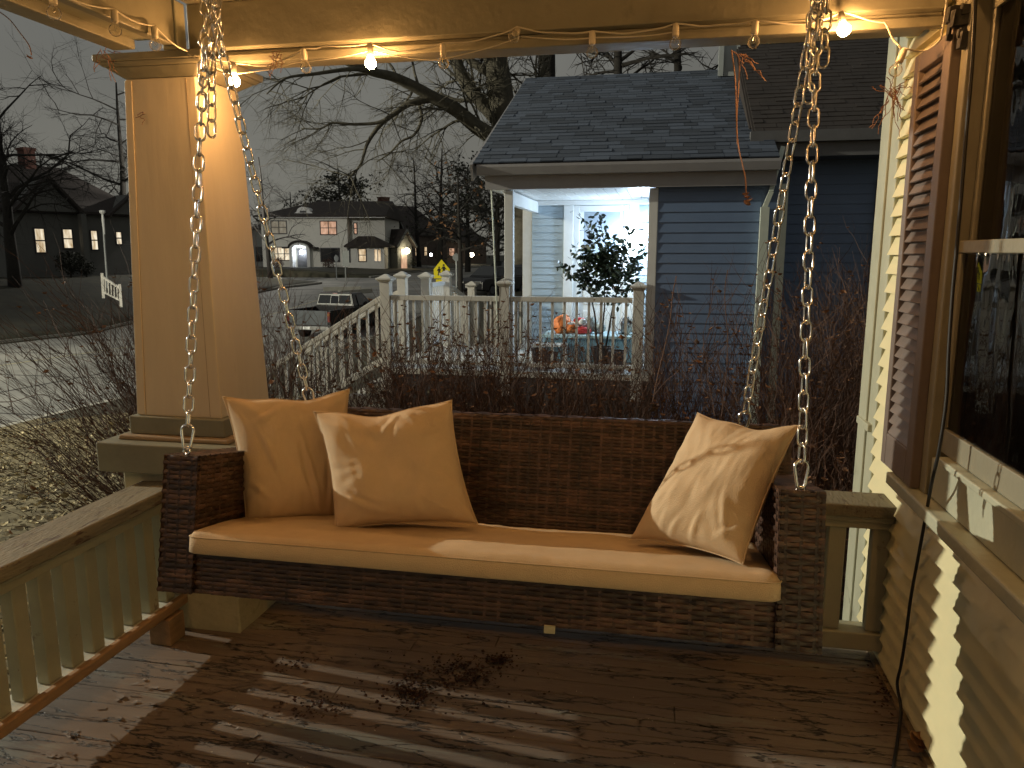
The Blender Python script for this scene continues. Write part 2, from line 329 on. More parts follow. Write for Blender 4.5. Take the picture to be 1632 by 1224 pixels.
b = MB(); b.box(XW-.018, XW+.12, 2.956, 3.055, -.6, 2.5); b.box(XW-.026, XW+.02, 3.058, 3.165, -.6, 2.5); b.box(XW-.034, XW, 2.99, 3.16, .78, .81)
b.build('corner_trim', M['trim'], house, bevel=.004)
b = MB(); b.box(XW-.03, XW+.05, -3.2, 2.9, -.02, .012); b.build('base_trim', M['rawwood'], house)
# window: frame > sill, apron, sashes, panes
wy0, wy1 = 1.02, 2.372
fr = MB(); fr.box(XW-.022, XW+.06, wy1, wy1+.05, .735, 2.13); fr.box(XW-.022, XW+.06, wy0-.10, wy0, .735, 2.13); fr.box(XW-.024, XW+.06, wy0-.12, wy1+.12, 2.131, 2.25)
frame = fr.build('window_frame', M['beam'], house, bevel=.004)
b = MB(); b.box(XW-.062, XW+.05, wy0-.16, 2.62, .692, .733); b.build('sill', M['trim'], frame, bevel=.006)
b = MB(); b.box(XW-.012, XW+.05, wy0-.002, wy1-.001, .735, .852); b.box(XW-.024, XW+.04, wy0+.02, 2.30, .8525, .872); b.build('apron', M['trim'], frame, bevel=.004)
def sash(x, z0, z1, nm, br_=.07):
    s = MB(); s.box(x, x+.022, wy0+.001, wy1-.001, z0, z0+br_); s.box(x, x+.022, wy0+.001, wy1-.001, z1-.035, z1)
    s.box(x, x+.022, wy1-.028, wy1-.002, z0+br_+.001, z1-.036); s.box(x, x+.035, wy0+.002, wy0+.05, z0+br_+.001, z1-.046)
    so = s.build(nm, M['beam'], frame, bevel=.003)
    return so
sash(XW+.004, .874, 1.484, 'lower_sash'); sash(XW+.028, 1.446, 2.128, 'upper_sash', .034)
for x, z0, z1 in ((XW+.014, .944, 1.45), (XW+.038, 1.481, 2.093)):
    p = MB(); n = 24
    p.add([(x, wy0+.05, z0), (x, wy1-.027, z0), (x, wy1-.027, z1), (x, wy0+.05, z1)], [(0,3,2,1)]); p.build('pane', M['pane'], frame, fix=False)
# the unlit room behind it
b = MB()
for bx in ((XW+2.2, XW+2.3, -1, 2.9, -.1, 2.6), (XW+.13, XW+2.2, 2.82, 2.9, -.1, 2.6), (XW+.13, XW+2.2, -1, -.9, -.1, 2.6), (XW+.13, XW+2.2, -1, 2.9, 2.55, 2.6), (XW+.13, XW+2.2, -1, 2.9, -.1, -.05)): b.box(*bx)
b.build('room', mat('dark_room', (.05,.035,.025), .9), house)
b = MB(); n = 40
for k in range(n):
    y0 = wy1-.02-.28*k/n; y1 = wy1-.02-.28*(k+1)/n; x0 = XW+.16+.025*math.sin(k*1.1); x1 = XW+.16+.025*math.sin((k+1)*1.1)
    b.add([(x0,y0,.75),(x1,y1,.75),(x1,y1,2.15),(x0,y0,2.15)], [(0,1,2,3)])
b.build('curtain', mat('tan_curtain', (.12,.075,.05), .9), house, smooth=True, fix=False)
# shutter: frame > slats
sx = XW-.048
b = MB(); sy0, sy1, sz0, sz1 = 2.425, 2.745, .735, 2.065
b.box(sx, XW-.008, sy0, sy0+.06, sz0, sz1); b.box(sx, XW-.008, sy1-.042, sy1, sz0, sz1)
b.box(sx+.001, XW-.008, sy0+.061, sy1-.043, sz0, sz0+.11); b.box(sx+.001, XW-.008, sy0+.061, sy1-.043, sz1-.055, sz1); b.box(sx+.022, XW-.006, sy0+.05, sy1-.03, sz0+.1, sz1-.05)
shutter = b.build('shutter', M['shutter'], house, bevel=.004)
b = MB(); z = sz0+.113; 
while z < sz1-.09:
    b.hexa([(sx+.003, sy0+.0615, z), (sx+.003, sy1-.0435, z), (sx+.020, sy1-.0435, z+.030), (sx+.020, sy0+.0615, z+.030),
            (sx+.007, sy0+.0615, z-.003), (sx+.007, sy1-.0435, z-.003), (sx+.024, sy1-.0435, z+.028), (sx+.024, sy0+.0615, z+.028)]); z += .0375
b.build('louvre', M['shutter'], shutter)
# ---- pillar
PX, PY = -1.78, 2.68
pil = empty('porch_pillar', (PX, PY, 0), 'tapered square tan porch pillar at the corner, standing on a stone block with wooden caps', 'pillar')
b = MB(); b.frus(PX, PY, .1775, .140, .836, 2.066); b.build('shaft', M['pillar'], pil, bevel=.004)
def pface(u, z, out=.0008): k = (z-.836)/1.23; h = .1775-.0375*k; return Vector((PX+u*h, PY-h-out, z))
b = MB()
for u0, u1, o_ in ((-1.0,-.80,.0035),): b.hexa([pface(u0,.84,o_), pface(u1,.84,o_), pface(u1,.84,-.004), pface(u0,.84,-.004), pface(u0,2.06,o_), pface(u1,2.06,o_), pface(u1,2.06,-.004), pface(u0,2.06,-.004)])
b.build('corner_board', M['pillar'], pil, bevel=.0015)
b = MB()
for u0, u1 in ((.735,.742),(-.792,-.788)): b.hexa([pface(u0,.84), pface(u1,.84), pface(u1,.84,-.004), pface(u0,.84,-.004), pface(u0,2.06), pface(u1,2.06), pface(u1,2.06,-.004), pface(u0,2.06,-.004)])
b.build('seam', M['rawwood'], pil)
b = MB(); b.frus(PX, PY, .142, .185, 2.067, 2.098); b.frus(PX, PY, .190, .205, 2.0985, 2.112); b.frus(PX, PY, .212, .212, 2.1125, 2.138); b.build('capital', M['beam'], pil, bevel=.005)
b = MB(); b.frus(PX, PY, .200, .200, .768, .836); b.build('plinth', M['slab'], pil, bevel=.004)
b = MB(); b.frus(PX, PY, .232, .228, .7505, .767); b.build('weathered_board', M['rawwood'], pil, bevel=.005)
b = MB(); b.frus(PX, PY, .285, .285, .636, .7495); b.build('slab', M['slab'], pil, bevel=.006)
b = MB(); b.frus(PX, PY, .229, .227, -.7, .635); b.build('stone_base', M['stucco'], pil, bevel=.008)
# the next pillar along the front, behind the photographer
p2 = copy_tree(pil, (PX, -1.6, 0), 'tapered square porch pillar further along the front of the porch, behind the viewer')
# ---- left railing
rl = empty('porch_railing', (-1.83, 2.0, 0), 'worn olive railing of flat balusters along the left edge of the porch', 'railing')
b = MB(); b.hexa([(-1.925,-1.35,.556),(-1.742,-1.35,.556),(-1.742,2.452,.556),(-1.925,2.452,.556),(-1.925,-1.35,.592),(-1.742,-1.35,.602),(-1.742,2.452,.602),(-1.925,2.452,.592)]); b.build('top_rail', M['railtop'], rl, bevel=.006)
b = MB(); b.box(-1.875, -1.785, -1.35, 2.452, .503, .555); b.box(-1.784, -1.770, -1.35, 2.452, .535, .555); b.build('rail_moulding', M['rail'], rl, bevel=.003)
b = MB(); b.box(-1.885, -1.792, -1.35, 2.452, .104, .138); bo = b.build('bottom_rail', M['ledge'], rl, bevel=.005); b = MB(); b.box(-1.7915, -1.766, -1.35, 2.452, .108, .146); b.build('bare_moulding', M['baredrail'], bo, bevel=.006)
y = 2.405; k = 0
while y > -1.3:
    b = MB(); b.box(-1.852, -1.806, y-.026, y+.026, .1385, .502); b.build('baluster', M['rail'], rl, bevel=.003, seg=1); y -= .0945
for yy in (2.355, 1.0, -.5):
    b = MB(); b.box(-1.84, -1.752, yy-.045, yy+.045, .001, .103); b.build('foot_block', M['baredrail'], rl, bevel=.003)
# ---- end railing (behind the swing, up to the house)
re = empty('porch_railing', (-.3, 2.7, 0), 'short olive railing between the pillar and the house wall, behind the swing', 'railing')
b = MB(); b.box(-1.552, .806, 2.625, 2.785, .562, .606); b.build('top_rail', M['railtop'], re, bevel=.005)
b = MB(); b.box(-1.552, .806, 2.66, 2.745, .512, .561); b.box(-1.552, .806, 2.645, 2.6595, .54, .561); b.build('rail_moulding', M['rail'], re, bevel=.003)
b = MB(); b.box(-1.552, .806, 2.655, 2.75, .062, .128); b.build('bottom_rail', M['rail'], re, bevel=.005)
x = .635
while x > -1.53:
    b = MB(); b.box(x-.028, x+.028, 2.675, 2.721, .1285, .5115); b.build('baluster', M['rail'], re, bevel=.003, seg=1); x -= .105
b = MB(); b.box(.75, .806, 2.675, 2.721, .1285, .5115); b.build('baluster', M['rail'], re, bevel=.003, seg=1)
# ---- beams and ceiling
eb = empty('porch_beam', (-.4, 2.6, 2.2), 'olive painted beam across the end of the porch, with a string of bulbs along it', 'beam')
b = MB(); b.box(-1.655, XW-.03, 2.535, 2.80, 2.152, 2.302); b.build('face_board', M['beam'], eb, bevel=.004)
b = MB(); b.box(-1.655, XW-.03, 2.575, 2.79, 2.138, 2.1515); b.box(-1.56, XW-.03, 2.560, 2.60, 2.108, 2.137); b.build('lower_trim', M['beam'], eb, bevel=.004)
b = MB(); b.box(-1.655, XW-.03, 2.50, 2.80, 2.303, 2.335); b.box(-1.655, XW-.03, 2.515, 2.80, 2.336, 2.45); b.build('upper_trim', M['beam'], eb, bevel=.004)
lb = empty('porch_beam', (-1.78, 1.0, 2.2), 'olive painted beam along the front of the porch above the left railing', 'beam')
b = MB(); b.box(-1.70, -1.662, -3.2, 2.47, 2.150, 2.46); b.build('face_board', M['beam'], lb, bevel=.004)
b = MB(); b.box(-1.80, -1.7005, -3.2, 2.46, 2.170, 2.30); b.build('soffit', M['rail'], lb)
b = MB(); b.box(-1.885, -1.8005, -3.2, 2.45, 2.139, 2.46); b.build('outer_board', M['beam'], lb, bevel=.004)
b = MB(); b.box(-1.99, .85, -3.2, 2.85, 2.461, 2.50)
tag(b.build('porch_ceiling', M['beam']), 'olive painted board ceiling of the porch above the swing', 'ceiling', kind='structure')
b = MB(); b.add([(-2.3,-3.4,2.51),(1.2,-3.4,2.9),(1.2,3.1,2.9),(-2.3,3.1,2.51),(-2.3,-3.4,2.53),(1.2,-3.4,2.95),(1.2,3.1,2.95),(-2.3,3.1,2.53)], [(0,3,2,1),(4,5,6,7),(0,1,5,4),(1,2,6,5),(2,3,7,6),(3,0,4,7)])
b.build('porch_roof', M['roofdark'], house)
b = MB(); b.box(-1.715, -1.657, 2.475, 2.53, 2.14, 2.30)
b.build('corner_block', M['rail'], lb, bevel=.004)
# ================================================================== SWING
TILT = R(11.5); SO = Vector((-.44, 1.61, .59))
swing = empty('porch_swing', SO, 'long dark brown wicker bench swing hanging from chains, tilted back', 'porch swing'); swing.rotation_euler = (-TILT, 0, 0)
EX = Vector((1,0,0)); EY = Vector((0, math.cos(TILT), -math.sin(TILT))); EZ = Vector((0, math.sin(TILT), math.cos(TILT)))
def sw(x, y, z): return SO+EX*x+EY*y+EZ*z
def weave(b, o, u, v, n, W, H, row=.0108, pitch=.046, amp=.0030, ph=0):
    o, u, v, n = map(Vector, (o, u, v, n)); rows = max(1, round(H/row)); rh = H/rows; segs = max(2, int(W/pitch*6)); r_ = random.Random(int(W*1000)+ph)
    for i in range(rows):
        jit = r_.uniform(-.0008, .0008); cut = 0
        vs = []; fs = []
        for k in range(segs+1):
            t = W*k/segs; a = amp*math.cos(math.pi*t/pitch+math.pi*(i % 2)) + jit
            P = o+u*t+v*(i*rh)
            hw = rh*.495
            vs += [P+v*(rh/2-hw)+n*(a-.0016), P+v*(rh/2)+n*(a+.0012), P+v*(rh/2+hw)+n*(a-.0016)]
        brk = sorted(r_.sample(range(4, segs), max(0, min(segs//22, 8)))) if segs > 30 else []
        start = 0
        for e in brk+[segs]:
            ids = range(start*3, (e+1)*3); sub = [vs[q] for q in ids]; m = e-start
            f = []
            for k in range(m):
                q = k*3; f += [(q, q+3, q+4, q+1), (q+1, q+4, q+5, q+2)]
            b.add(sub, f); start = e
    # upright stakes
    nst = int(W/pitch)
    for k in range(nst+1):
        t = min(W-.004, max(.004, pitch*(k+.5)))
        if t > W: break
        P = o+u*t
        b.add([P-u*.0035+n*.0005, P+u*.0035+n*.0005, P+u*.0035+v*H+n*.0005, P-u*.0035+v*H+n*.0005], [(0,1,2,3)])
Z3 = Vector((0,0,1)); Y3 = Vector((0,1,0))
HW, AW, AH, AD = .810, .098, .352, .465
# backrest: leans back a little more than the frame
bl = Vector((0, .10, 1)).normalized(); bn = Vector((0, -1, .10)).normalized(); BT = .385
b = MB(); o = Vector((-HW+.002, .430, .10)); 
b.hexa([o, o+EX*(2*HW-.004), o+EX*(2*HW-.004)-bn*.05, o-bn*.05, o+bl*BT, o+EX*(2*HW-.004)+bl*BT, o+EX*(2*HW-.004)+bl*BT-bn*.05, o+bl*BT-bn*.05])
br_core = b.build('backrest', M['core'], swing, local=True, bevel=.006)
b = MB(); weave(b, Vector((-HW, .430, .10))+bn*.006, EX, bl, bn, 2*HW, BT, row=.0098, pitch=.030, amp=.0017); 
weave(b, Vector((-HW, .430, .10))+bl*(BT+.004)+bn*.002, EX, -bn, bl, 2*HW, .05, amp=.002)
weave(b, Vector((HW, .430, .10))-bn*.056, -EX, bl, -bn, 2*HW, BT)
b.build('weave', M['wicker'], br_core, local=True, smooth=True, fix=False)
for sgn in (-1, 1):
    x0, x1 = (-HW, -HW+AW) if sgn < 0 else (HW-AW, HW)
    b = MB(); b.box(x0+.006, x1-.006, .006, AD-.0, .002, AH-.005); core = b.build('armrest', M['core'], swing, local=True, bevel=.012, seg=3)
    b = MB()
    weave(b, (x0, .003, 0), EX, Z3, -Y3, AW, AH, ph=3, row=.0125, pitch=.0325, amp=.0022)                                   # front
    weave(b, (x0, .003, AH), EX, Y3, Z3, AW, AD-.05, amp=.0022, row=.012)                # top
    weave(b, (x1-.003, .004, 0), Y3, Z3, EX, AD, AH, ph=5, row=.0125, pitch=.0325, amp=.0022); weave(b, (x0+.003, AD, 0), -Y3, Z3, -EX, AD, AH, ph=6, row=.0125, pitch=.0325)
    b.build('weave', M['wicker'], core, local=True, smooth=True, fix=False)
b = MB(); b.box(-HW+AW+.001, HW-AW-.001, .020, .44, .004, .098); ap = b.build('seat_frame', M['core'], swing, local=True, bevel=.004)
b = MB(); weave(b, (-HW+AW, .016, 0), EX, Z3, -Y3, 2*(HW-AW), .102, ph=9, row=.0112, pitch=.034, amp=.002); b.build('weave', M['wicker'], ap, local=True, smooth=True, fix=False)
b = MB(); b.box(.212-.013, .212+.013, .004, .012, -.012, .006); b.lathe((.212, .003, -.002), [(.004, 0), (.004, .0015)], 10, axis=(0,-1,0)); b.build('metal_bracket', M['rail'], swing, local=True, bevel=.001)
# ---- seat cushion (lies on the seat)
def cushion():
    x0, x1, y0, y1, z0, z1 = -.722, .722, -.022, .425, .106, .166
    nx, ny = 150, 50; vs = []; fs = []
    def top(i, j):
        u, v = i/nx, j/ny; x = x0+(x1-x0)*u; yy = y0+(y1-y0)*v
        e = min(u*(x1-x0), (1-u)*(x1-x0), v*(y1-y0), (1-v)*(y1-y0)); k = min(1, e/.022); puff = math.sqrt(max(0, 1-(1-k)**2))
        h = noise.noise(Vector((x*5, yy*9, 3)))*.0045+noise.noise(Vector((x*17, yy*12, 8)))*.0018
        cr = noise.noise(Vector((x*30, yy*6, 1)))*.0022*max(0, 1-e/.07)
        return puff, h+cr, e
    cr_ = .03
    for side in (0, 1):
        for j in range(ny+1):
            for i in range(nx+1):
                u, v = i/nx, j/ny; p, h, e = top(i, j); x = x0+(x1-x0)*u; yy = y0+(y1-y0)*v
                # rounded plan corners
                cx = max(0, cr_-(x-x0), cr_-(x1-x)); cyy = max(0, cr_-(yy-y0), cr_-(y1-yy))
                if cx > 0 and cyy > 0:
                    d = math.hypot(cx, cyy); m_ = max(cx, cyy); s_ = m_/d
                    x += (cx-cx*s_)*(1 if x < 0 else -1); yy += (cyy-cyy*s_)*(1 if yy < .2 else -1)
                if side: z = z1-.016+.016*p+h*p*1.2
                else: z = z0+.006-.006*p
                vs.append((x, yy, z))
    N = (nx+1)*(ny+1)
    for j in range(ny):
        for i in range(nx):
            a = j*(nx+1)+i; fs.append((a, a+nx+1, a+nx+2, a+1)); fs.append((N+a, N+a+1, N+a+nx+2, N+a+nx+1))
    rim = [i for i in range(nx+1)]+[j*(nx+1)+nx for j in range(1, ny+1)]+[ny*(nx+1)+i for i in range(nx-1,-1,-1)]+[j*(nx+1) for j in range(ny-1,0,-1)]
    for a, c in zip(rim, rim[1:]+rim[:1]): fs.append((a, c, N+c, N+a))
    b = MB(); b.add([sw(*v) for v in vs], fs)
    seam = MB(); ring = [Vector(vs[N+i])+Vector((0,0,.001)) for i in rim]; seam.tube([sw(*p) for p in ring], .0022, 5, closed=True)
    return b, seam
b, seam = cushion(); cu = b.build('seat_cushion', M['fabric'], smooth=True); tag(cu, 'long flat khaki cushion covering the seat of the wicker swing', 'cushion')
seam.build('piping', M['fabric'], cu, smooth=True)
# ---- throw pillows from four corner points
def pillow(name, c, T, seed, label, sag=.0, folds=(), wr=1.0):
    c = [Vector(p) for p in c]      # bl, br, tr, tl
    n = 56; vs = []; fs = []; N = (n+1)**2
    nrm = ((c[1]-c[0]).cross(c[3]-c[0])).normalized()
    def pos(u, v, side):
        # edges bow inwards, corners stay as ears
        e = .085; uu = u-(u-.5)*2*e*.5*(4*v*(1-v))**.8; vv = v-(v-.5)*2*e*.5*(4*u*(1-u))**.8
        P = (c[0]*(1-uu)+c[1]*uu)*(1-vv)+(c[3]*(1-uu)+c[2]*uu)*vv
        f = (max(0, 1-abs(2*u-1)**2.6)*max(0, 1-abs(2*v-1)**2.6))**.55
        g = .72+.28*(1-v)                                # filling sits low
        q = Vector((u*2.2+seed, v*2.2, seed*1.7+side*9))
        w = noise.noise(q*1.1)*.014 + noise.noise(q*3.1)*.006 + noise.noise(Vector((q.x*9, q.y*2.2, q.z)))*.0022
        ed = min(u, 1-u, v, 1-v)
        a = math.atan2(v-.5, u-.5); rr = math.hypot(u-.5, v-.5)
        w += wr*.009*math.sin(a*22+3*noise.noise(q*2)+seed)*max(0, min(1, (rr-.22)/.3))*max(0, 1-ed*3)*(.4+noise.noise(q*1.7+Vector((5,5,5))))
        for (fu, fv, ang, ln, am) in folds:
            du, dv = u-fu, v-fv; s_ = du*math.cos(ang)+dv*math.sin(ang); t_ = -du*math.sin(ang)+dv*math.cos(ang)
            w += am*math.exp(-(t_/.022)**2)*math.exp(-(s_/ln)**2) - am*.8*math.exp(-((t_-.04)/.022)**2)*math.exp(-(s_/ln)**2)
        return P+nrm*((T*.5*f*g+w*f)*(1 if side else -1))+Vector((0,0,-(sag+.010)*math.sin(math.pi*u)**2*v*(1+.8*math.sin(9*u+seed))))
    for side in (0, 1):
        for j in range(n+1):
            for i in range(n+1): vs.append(pos(i/n, j/n, side))
    for j in range(n):
        for i in range(n):
            a = j*(n+1)+i; fs.append((a, a+n+1, a+n+2, a+1)); fs.append((N+a, N+a+1, N+a+n+2, N+a+n+1))
    b = MB(); b.add(vs, fs); me_rim = [i for i in range(n+1)]+[j*(n+1)+n for j in range(1, n+1)]+[n*(n+1)+i for i in range(n-1,-1,-1)]+[j*(n+1) for j in range(n-1,0,-1)]
    o = b.build(name, M['fabric'], smooth=True)
    bm = bmesh.new(); bm.from_mesh(o.data); bmesh.ops.remove_doubles(bm, verts=bm.verts, dist=.0006); bmesh.ops.recalc_face_normals(bm, faces=bm.faces); bm.to_mesh(o.data); bm.free()
    o.data.polygons.foreach_set('use_smooth', [True]*len(o.data.polygons))
    s = MB(); s.tube([vs[i] for i in me_rim], .0022, 5, closed=True); s.build('seam', M['fabric'], o, smooth=True)
    return tag(o, label, 'pillow', 'throw pillows on the swing')
pillow('throw_pillow', [at(392,836,1.86), at(560,832,2.04), at(557,620,2.10), at(355,632,1.95)], .155, 1.3,
       'khaki throw pillow leaning in the left corner of the swing, behind another pillow',
       folds=((.25,.55,1.9,.22,.010), (.62,.35,1.75,.28,.012), (.8,.3,1.4,.22,.010), (.3,.85,.5,.12,.008), (.12,.25,2.4,.14,.010)))
pillow('throw_pillow', [at(534,846,1.82), at(762,836,1.91), at(720,638,2.03), at(500,656,1.94)], .17, 4.1,
       'khaki throw pillow facing forward, in front of the pillow in the left corner',
       folds=((.2,.18,-.6,.12,.010), (.3,.12,-.3,.1,.008), (.55,.9,.9,.09,.009), (.68,.92,2.2,.09,.009)))
pillow('throw_pillow', [at(1004,860,1.88), at(1184,900,1.71), at(1274,678,1.85), at(1112,658,2.03)], .17, 7.7,
       'khaki throw pillow turned in the right corner of the swing, crossed by a chain shadow', wr=.55,
       folds=((.82,.24,1.9,.14,.006), (.60,.09,1.4,.10,.008), (.88,.15,.6,.10,.008), (.42,.07,1.1,.09,.007)))
# ---- chains
LP, LW, LR = .0385, .0112, .0030      # link pitch, half width, wire radius
def link(b, p, q, side):
    p, q = Vector(p), Vector(q); d = (q-p).normalized(); h = (q-p).length/2+LR; c = (p+q)/2; s = side.normalized(); st = h-LW; pts = []
    for k in range(7): a = math.pi*k/6; pts.append(c+d*(st+LW*math.sin(a))+s*(LW*math.cos(a)))
    for k in range(7): a = math.pi+math.pi*k/6; pts.append(c+d*(-st+LW*math.sin(a))+s*(LW*math.cos(a)))
    b.tube(pts, LR, 6, closed=True)
def chain(b, pts, seed=0, twist=.35):
    r_ = random.Random(seed); L = 0; out = [Vector(pts[0])]
    P = [Vector(p) for p in pts]; seg = 0; pos = P[0].copy()
    while True:
        need = LP; 
        while seg < len(P)-1 and (P[seg+1]-pos).length < need: need -= (P[seg+1]-pos).length; pos = P[seg+1].copy(); seg += 1
        if seg >= len(P)-1: break
        pos = pos+(P[seg+1]-pos).normalized()*need; out.append(pos.copy())
    ang = .4
    for i in range(len(out)-1):
        d = (out[i+1]-out[i]).normalized(); a = d.cross(Vector((0,1,.2))); a.normalize(); c = d.cross(a)
        ang += math.pi/2+r_.uniform(-twist, twist)*.4; link(b, out[i], out[i+1], a*math.cos(ang)+c*math.sin(ang))
def carabiner(b, p, top):
    p, top = Vector(p), Vector(top); d = (top-p).normalized(); L = .062; a = Vector((1,.25,0)); a = (a-d*a.dot(d)).normalized(); pts = []
    for k in range(9): t = math.pi*k/8; pts.append(p+d*(L-.013+.015*math.sin(t))+a*(.0155*math.cos(t)))
    for k in range(7): t = math.pi+math.pi*k/6; pts.append(p+d*(.008+.008*math.sin(t))+a*(.009*math.cos(t)))
    b.tube(pts, .0036, 8, closed=True); return p+d*(L-.002)
def hang(hook, low, label, seed, slack, eyedir):
    t = empty('swing_chain', hook, label, 'chain', 'chains holding the swing')
    b = MB(); pt = carabiner(b, low, hook); b.build('carabiner', M['chain'], t, smooth=True)
    b = MB(); L = Vector(low); b.tube([L-EZ*.022, L-EZ*.008], .0035, 6); b.tube([L+EX*(.009*math.cos(k*math.pi/5))+EZ*(.009*math.sin(k*math.pi/5)-.004) for k in range(10)], .003, 6, closed=True); b.build('eye_bolt', M['chain'], t, smooth=True)
    b = MB(); chain(b, [pt, hook], seed)
    for s in slack: chain(b, s, seed+5, .5)
    b.build('links', M['chain'], t, smooth=True)
    return t
HL, HR_ = at(329, -18, 1.84), at(1304, -18, 1.84)
for hk in (HL, HR_):
    t = empty('ceiling_hook', hk, 'steel hook in the ceiling holding the chains at the %s end of the swing' % ('pillar' if hk is HL else 'house'), 'hook')
    b = MB(); b.tube([Vector((hk.x,hk.y,2.46)), hk+Vector((0,0,.0))]+[hk+Vector((.014*math.sin(a), 0, -.014+.014*math.cos(a))) for a in [k*.55 for k in range(1,9)]], .004, 8); b.build('hook_rod', M['chain'], t, smooth=True)
    b = MB(); b.lathe(Vector((hk.x,hk.y,2.453)), [(.018,0),(.018,.006)], 14); b.build('plate', M['chain'], t)
lowFL = at(298, 716, 1.70); lowFR = at(1276, 779, 1.70); lowBL = at(497, 650, 2.06); lowBR = at(1182, 690, 2.06)
def sl(a, b_): return [Vector(a), Vector(b_)]
hang(HL, lowFL, 'steel chain at the front of the left armrest, spare links hanging at its top', 3,
     [sl(at(330, 60, 1.80), at(322, 150, 1.80)), sl(at(322,150,1.80), at(321, 190, 1.80)), sl(at(338, 40, 1.82), at(337, 228, 1.80)), sl(at(348,-10,1.84), at(330, 120, 1.80))], 0)
hang(HL, lowBL, 'steel chain slanting to the back of the swing behind the two left pillows', 8, [sl(at(342, -20, 1.9), at(352, 90, 1.9))], 0)
hang(HR_, lowFR, 'steel chain with carabiner at the front of the right armrest', 12, [sl(at(1318, -10, 1.84), at(1312, 110, 1.82)), sl(at(1296,-10,1.84), at(1292, 120, 1.82))], 0)
hang(HR_, lowBR, 'steel chain slanting to the swing back behind the right pillow, with a short tail', 17, [sl(at(1300, -10, 1.9), at(1288, 168, 1.9)), sl(at(1306,-10,1.88), at(1296, 80, 1.88))], 0)
# ---- string lights
stl = empty('string_light', (-.4, 2.5, 2.1), 'white cord string of round bulbs along the porch beams, a few of them lit', 'string lights')
def bulb(top, lit, tilt=(0,0,-1), s=1.0):
    top = Vector(top); ax = Vector(tilt).normalized()
    k = MB(); k.lathe(top, [(.006,-.012),(.009,-.010),(.0105,0),(.0105,.020),(.0095,.026)], 12, axis=ax); so = k.build('socket', M['socket'], stl, smooth=True)
    g = MB(); prof = [(.008,.024),(.010,.030)]
    for q in range(9): a = -.95+(.95+math.pi/2)*q/8; prof.append((max(.0015, .0185*s*math.cos(a)), .049+.0185*s*math.sin(a)))
    g.lathe(top, prof, 16, axis=ax); g.build('lit_bulb' if lit else 'bulb', M['bulblit'] if lit else M['bulbclear'], so, smooth=True)
    if not lit:
        f = MB(); f.tube([top+ax*.026, top+ax*.045+Vector((.004,0,0)), top+ax*.05, top+ax*.045-Vector((.004,0,0)), top+ax*.027], .0011, 4); f.build('filament', M['chain'], so)
YB = 2.515
BP = [(372,106,1,(.02,0,-1)), (484,84,0,(.12,0,-1)), (590,76,1,(0,0,-1)), (706,76,0,(.05,-.1,-1)), (824,50,0,(-.05,-.9,-.6)), (944,57,0,(0,0,-1)), (1077,45,0,(0,-.2,-1)), (1204,40,0,(-.05,0,-1)), (1341,26,1,(.12,-.5,-1)), (1439,85,0,(-.35,0,-1))]
tops = [at(x, y, YB-.004) for x, y, *_ in BP]
for (x, y, lit, ti), t in zip(BP, tops): bulb(t, lit, ti)
def drape(pts, sag, r=.0024):
    out = []
    for p, q in zip(pts, pts[1:]):
        p, q = Vector(p), Vector(q)
        for k in range(8):
            s_ = k/8; out.append(p.lerp(q, s_)+Vector((0, -.004*math.sin(s_*6.28), -sag*4*s_*(1-s_))))
    out.append(Vector(pts[-1])); return out
up = Vector((0,0,.014)); b = MB()
path = [at(300,82,2.47), tops[0]+up, at(430,104,YB), tops[1]+up, at(512,74,YB), tops[2]+up, at(640,83,YB), tops[3]+up, at(770,62,YB), tops[4]+up, at(880,52,YB), tops[5]+up, at(1010,52,YB), tops[6]+up, at(1140,40,YB), tops[7]+up, at(1290,38,YB), tops[8]+up, at(1410,36,YB), at(1430,70,YB), tops[9]+up, at(1475,80,YB), at(1500,62,2.44)]
b.tube(drape(path, .004), .0028, 6)
path2 = [at(300,86,2.47)+Vector((0,-.003,0)), at(372,118,YB), at(470,100,YB), at(590,80,YB), at(700,96,YB), at(830,58,YB), at(945,60,YB), at(1080,50,YB)]
b.tube(drape(path2, .006), .0022, 6)
LBX = -1.655
lbp = [(182,36,0), (246,62,0), (84,6,0)]
ltops = []
for px_, py_, lit in lbp:
    d = ray(px_, py_-14); t = CO+d*((LBX+.012)/d.x); ltops.append(t); bulb(t, lit, (.1,-.15,-1))
# further bulbs of the same string, out of view; lit ones added as warm fill
far = [Vector((LBX+.012, yy, 2.15)) for yy in (1.62, 1.33, 1.02, .74, .45, .12, -.2, -.5)]
for i, t in enumerate(far): bulb(t, i in (1, 4, 6), (.05,0,-1))
added_wall_bulbs = [Vector((.70, yy, 2.33)) for yy in (1.72, 1.42, 1.12, .82, .50, .2, -.1, -.4, -.7)]  # unseen run along the house wall, added for steep warm light
for i, t in enumerate(added_wall_bulbs): bulb(t, i in (2, 5, 7), (-.05,0,-1))
lp = [at(300,82,2.47), ltops[1]+up, ltops[0]+up, ltops[2]+up]+[t+up for t in far]
b.tube(drape(lp, .012), .0028, 6); b.tube(drape([at(1500,62,2.44), Vector((.72,2.3,2.34))]+[t+up for t in added_wall_bulbs], .012), .0028, 6); b.build('cord', M['cordwhite'], stl, smooth=True)
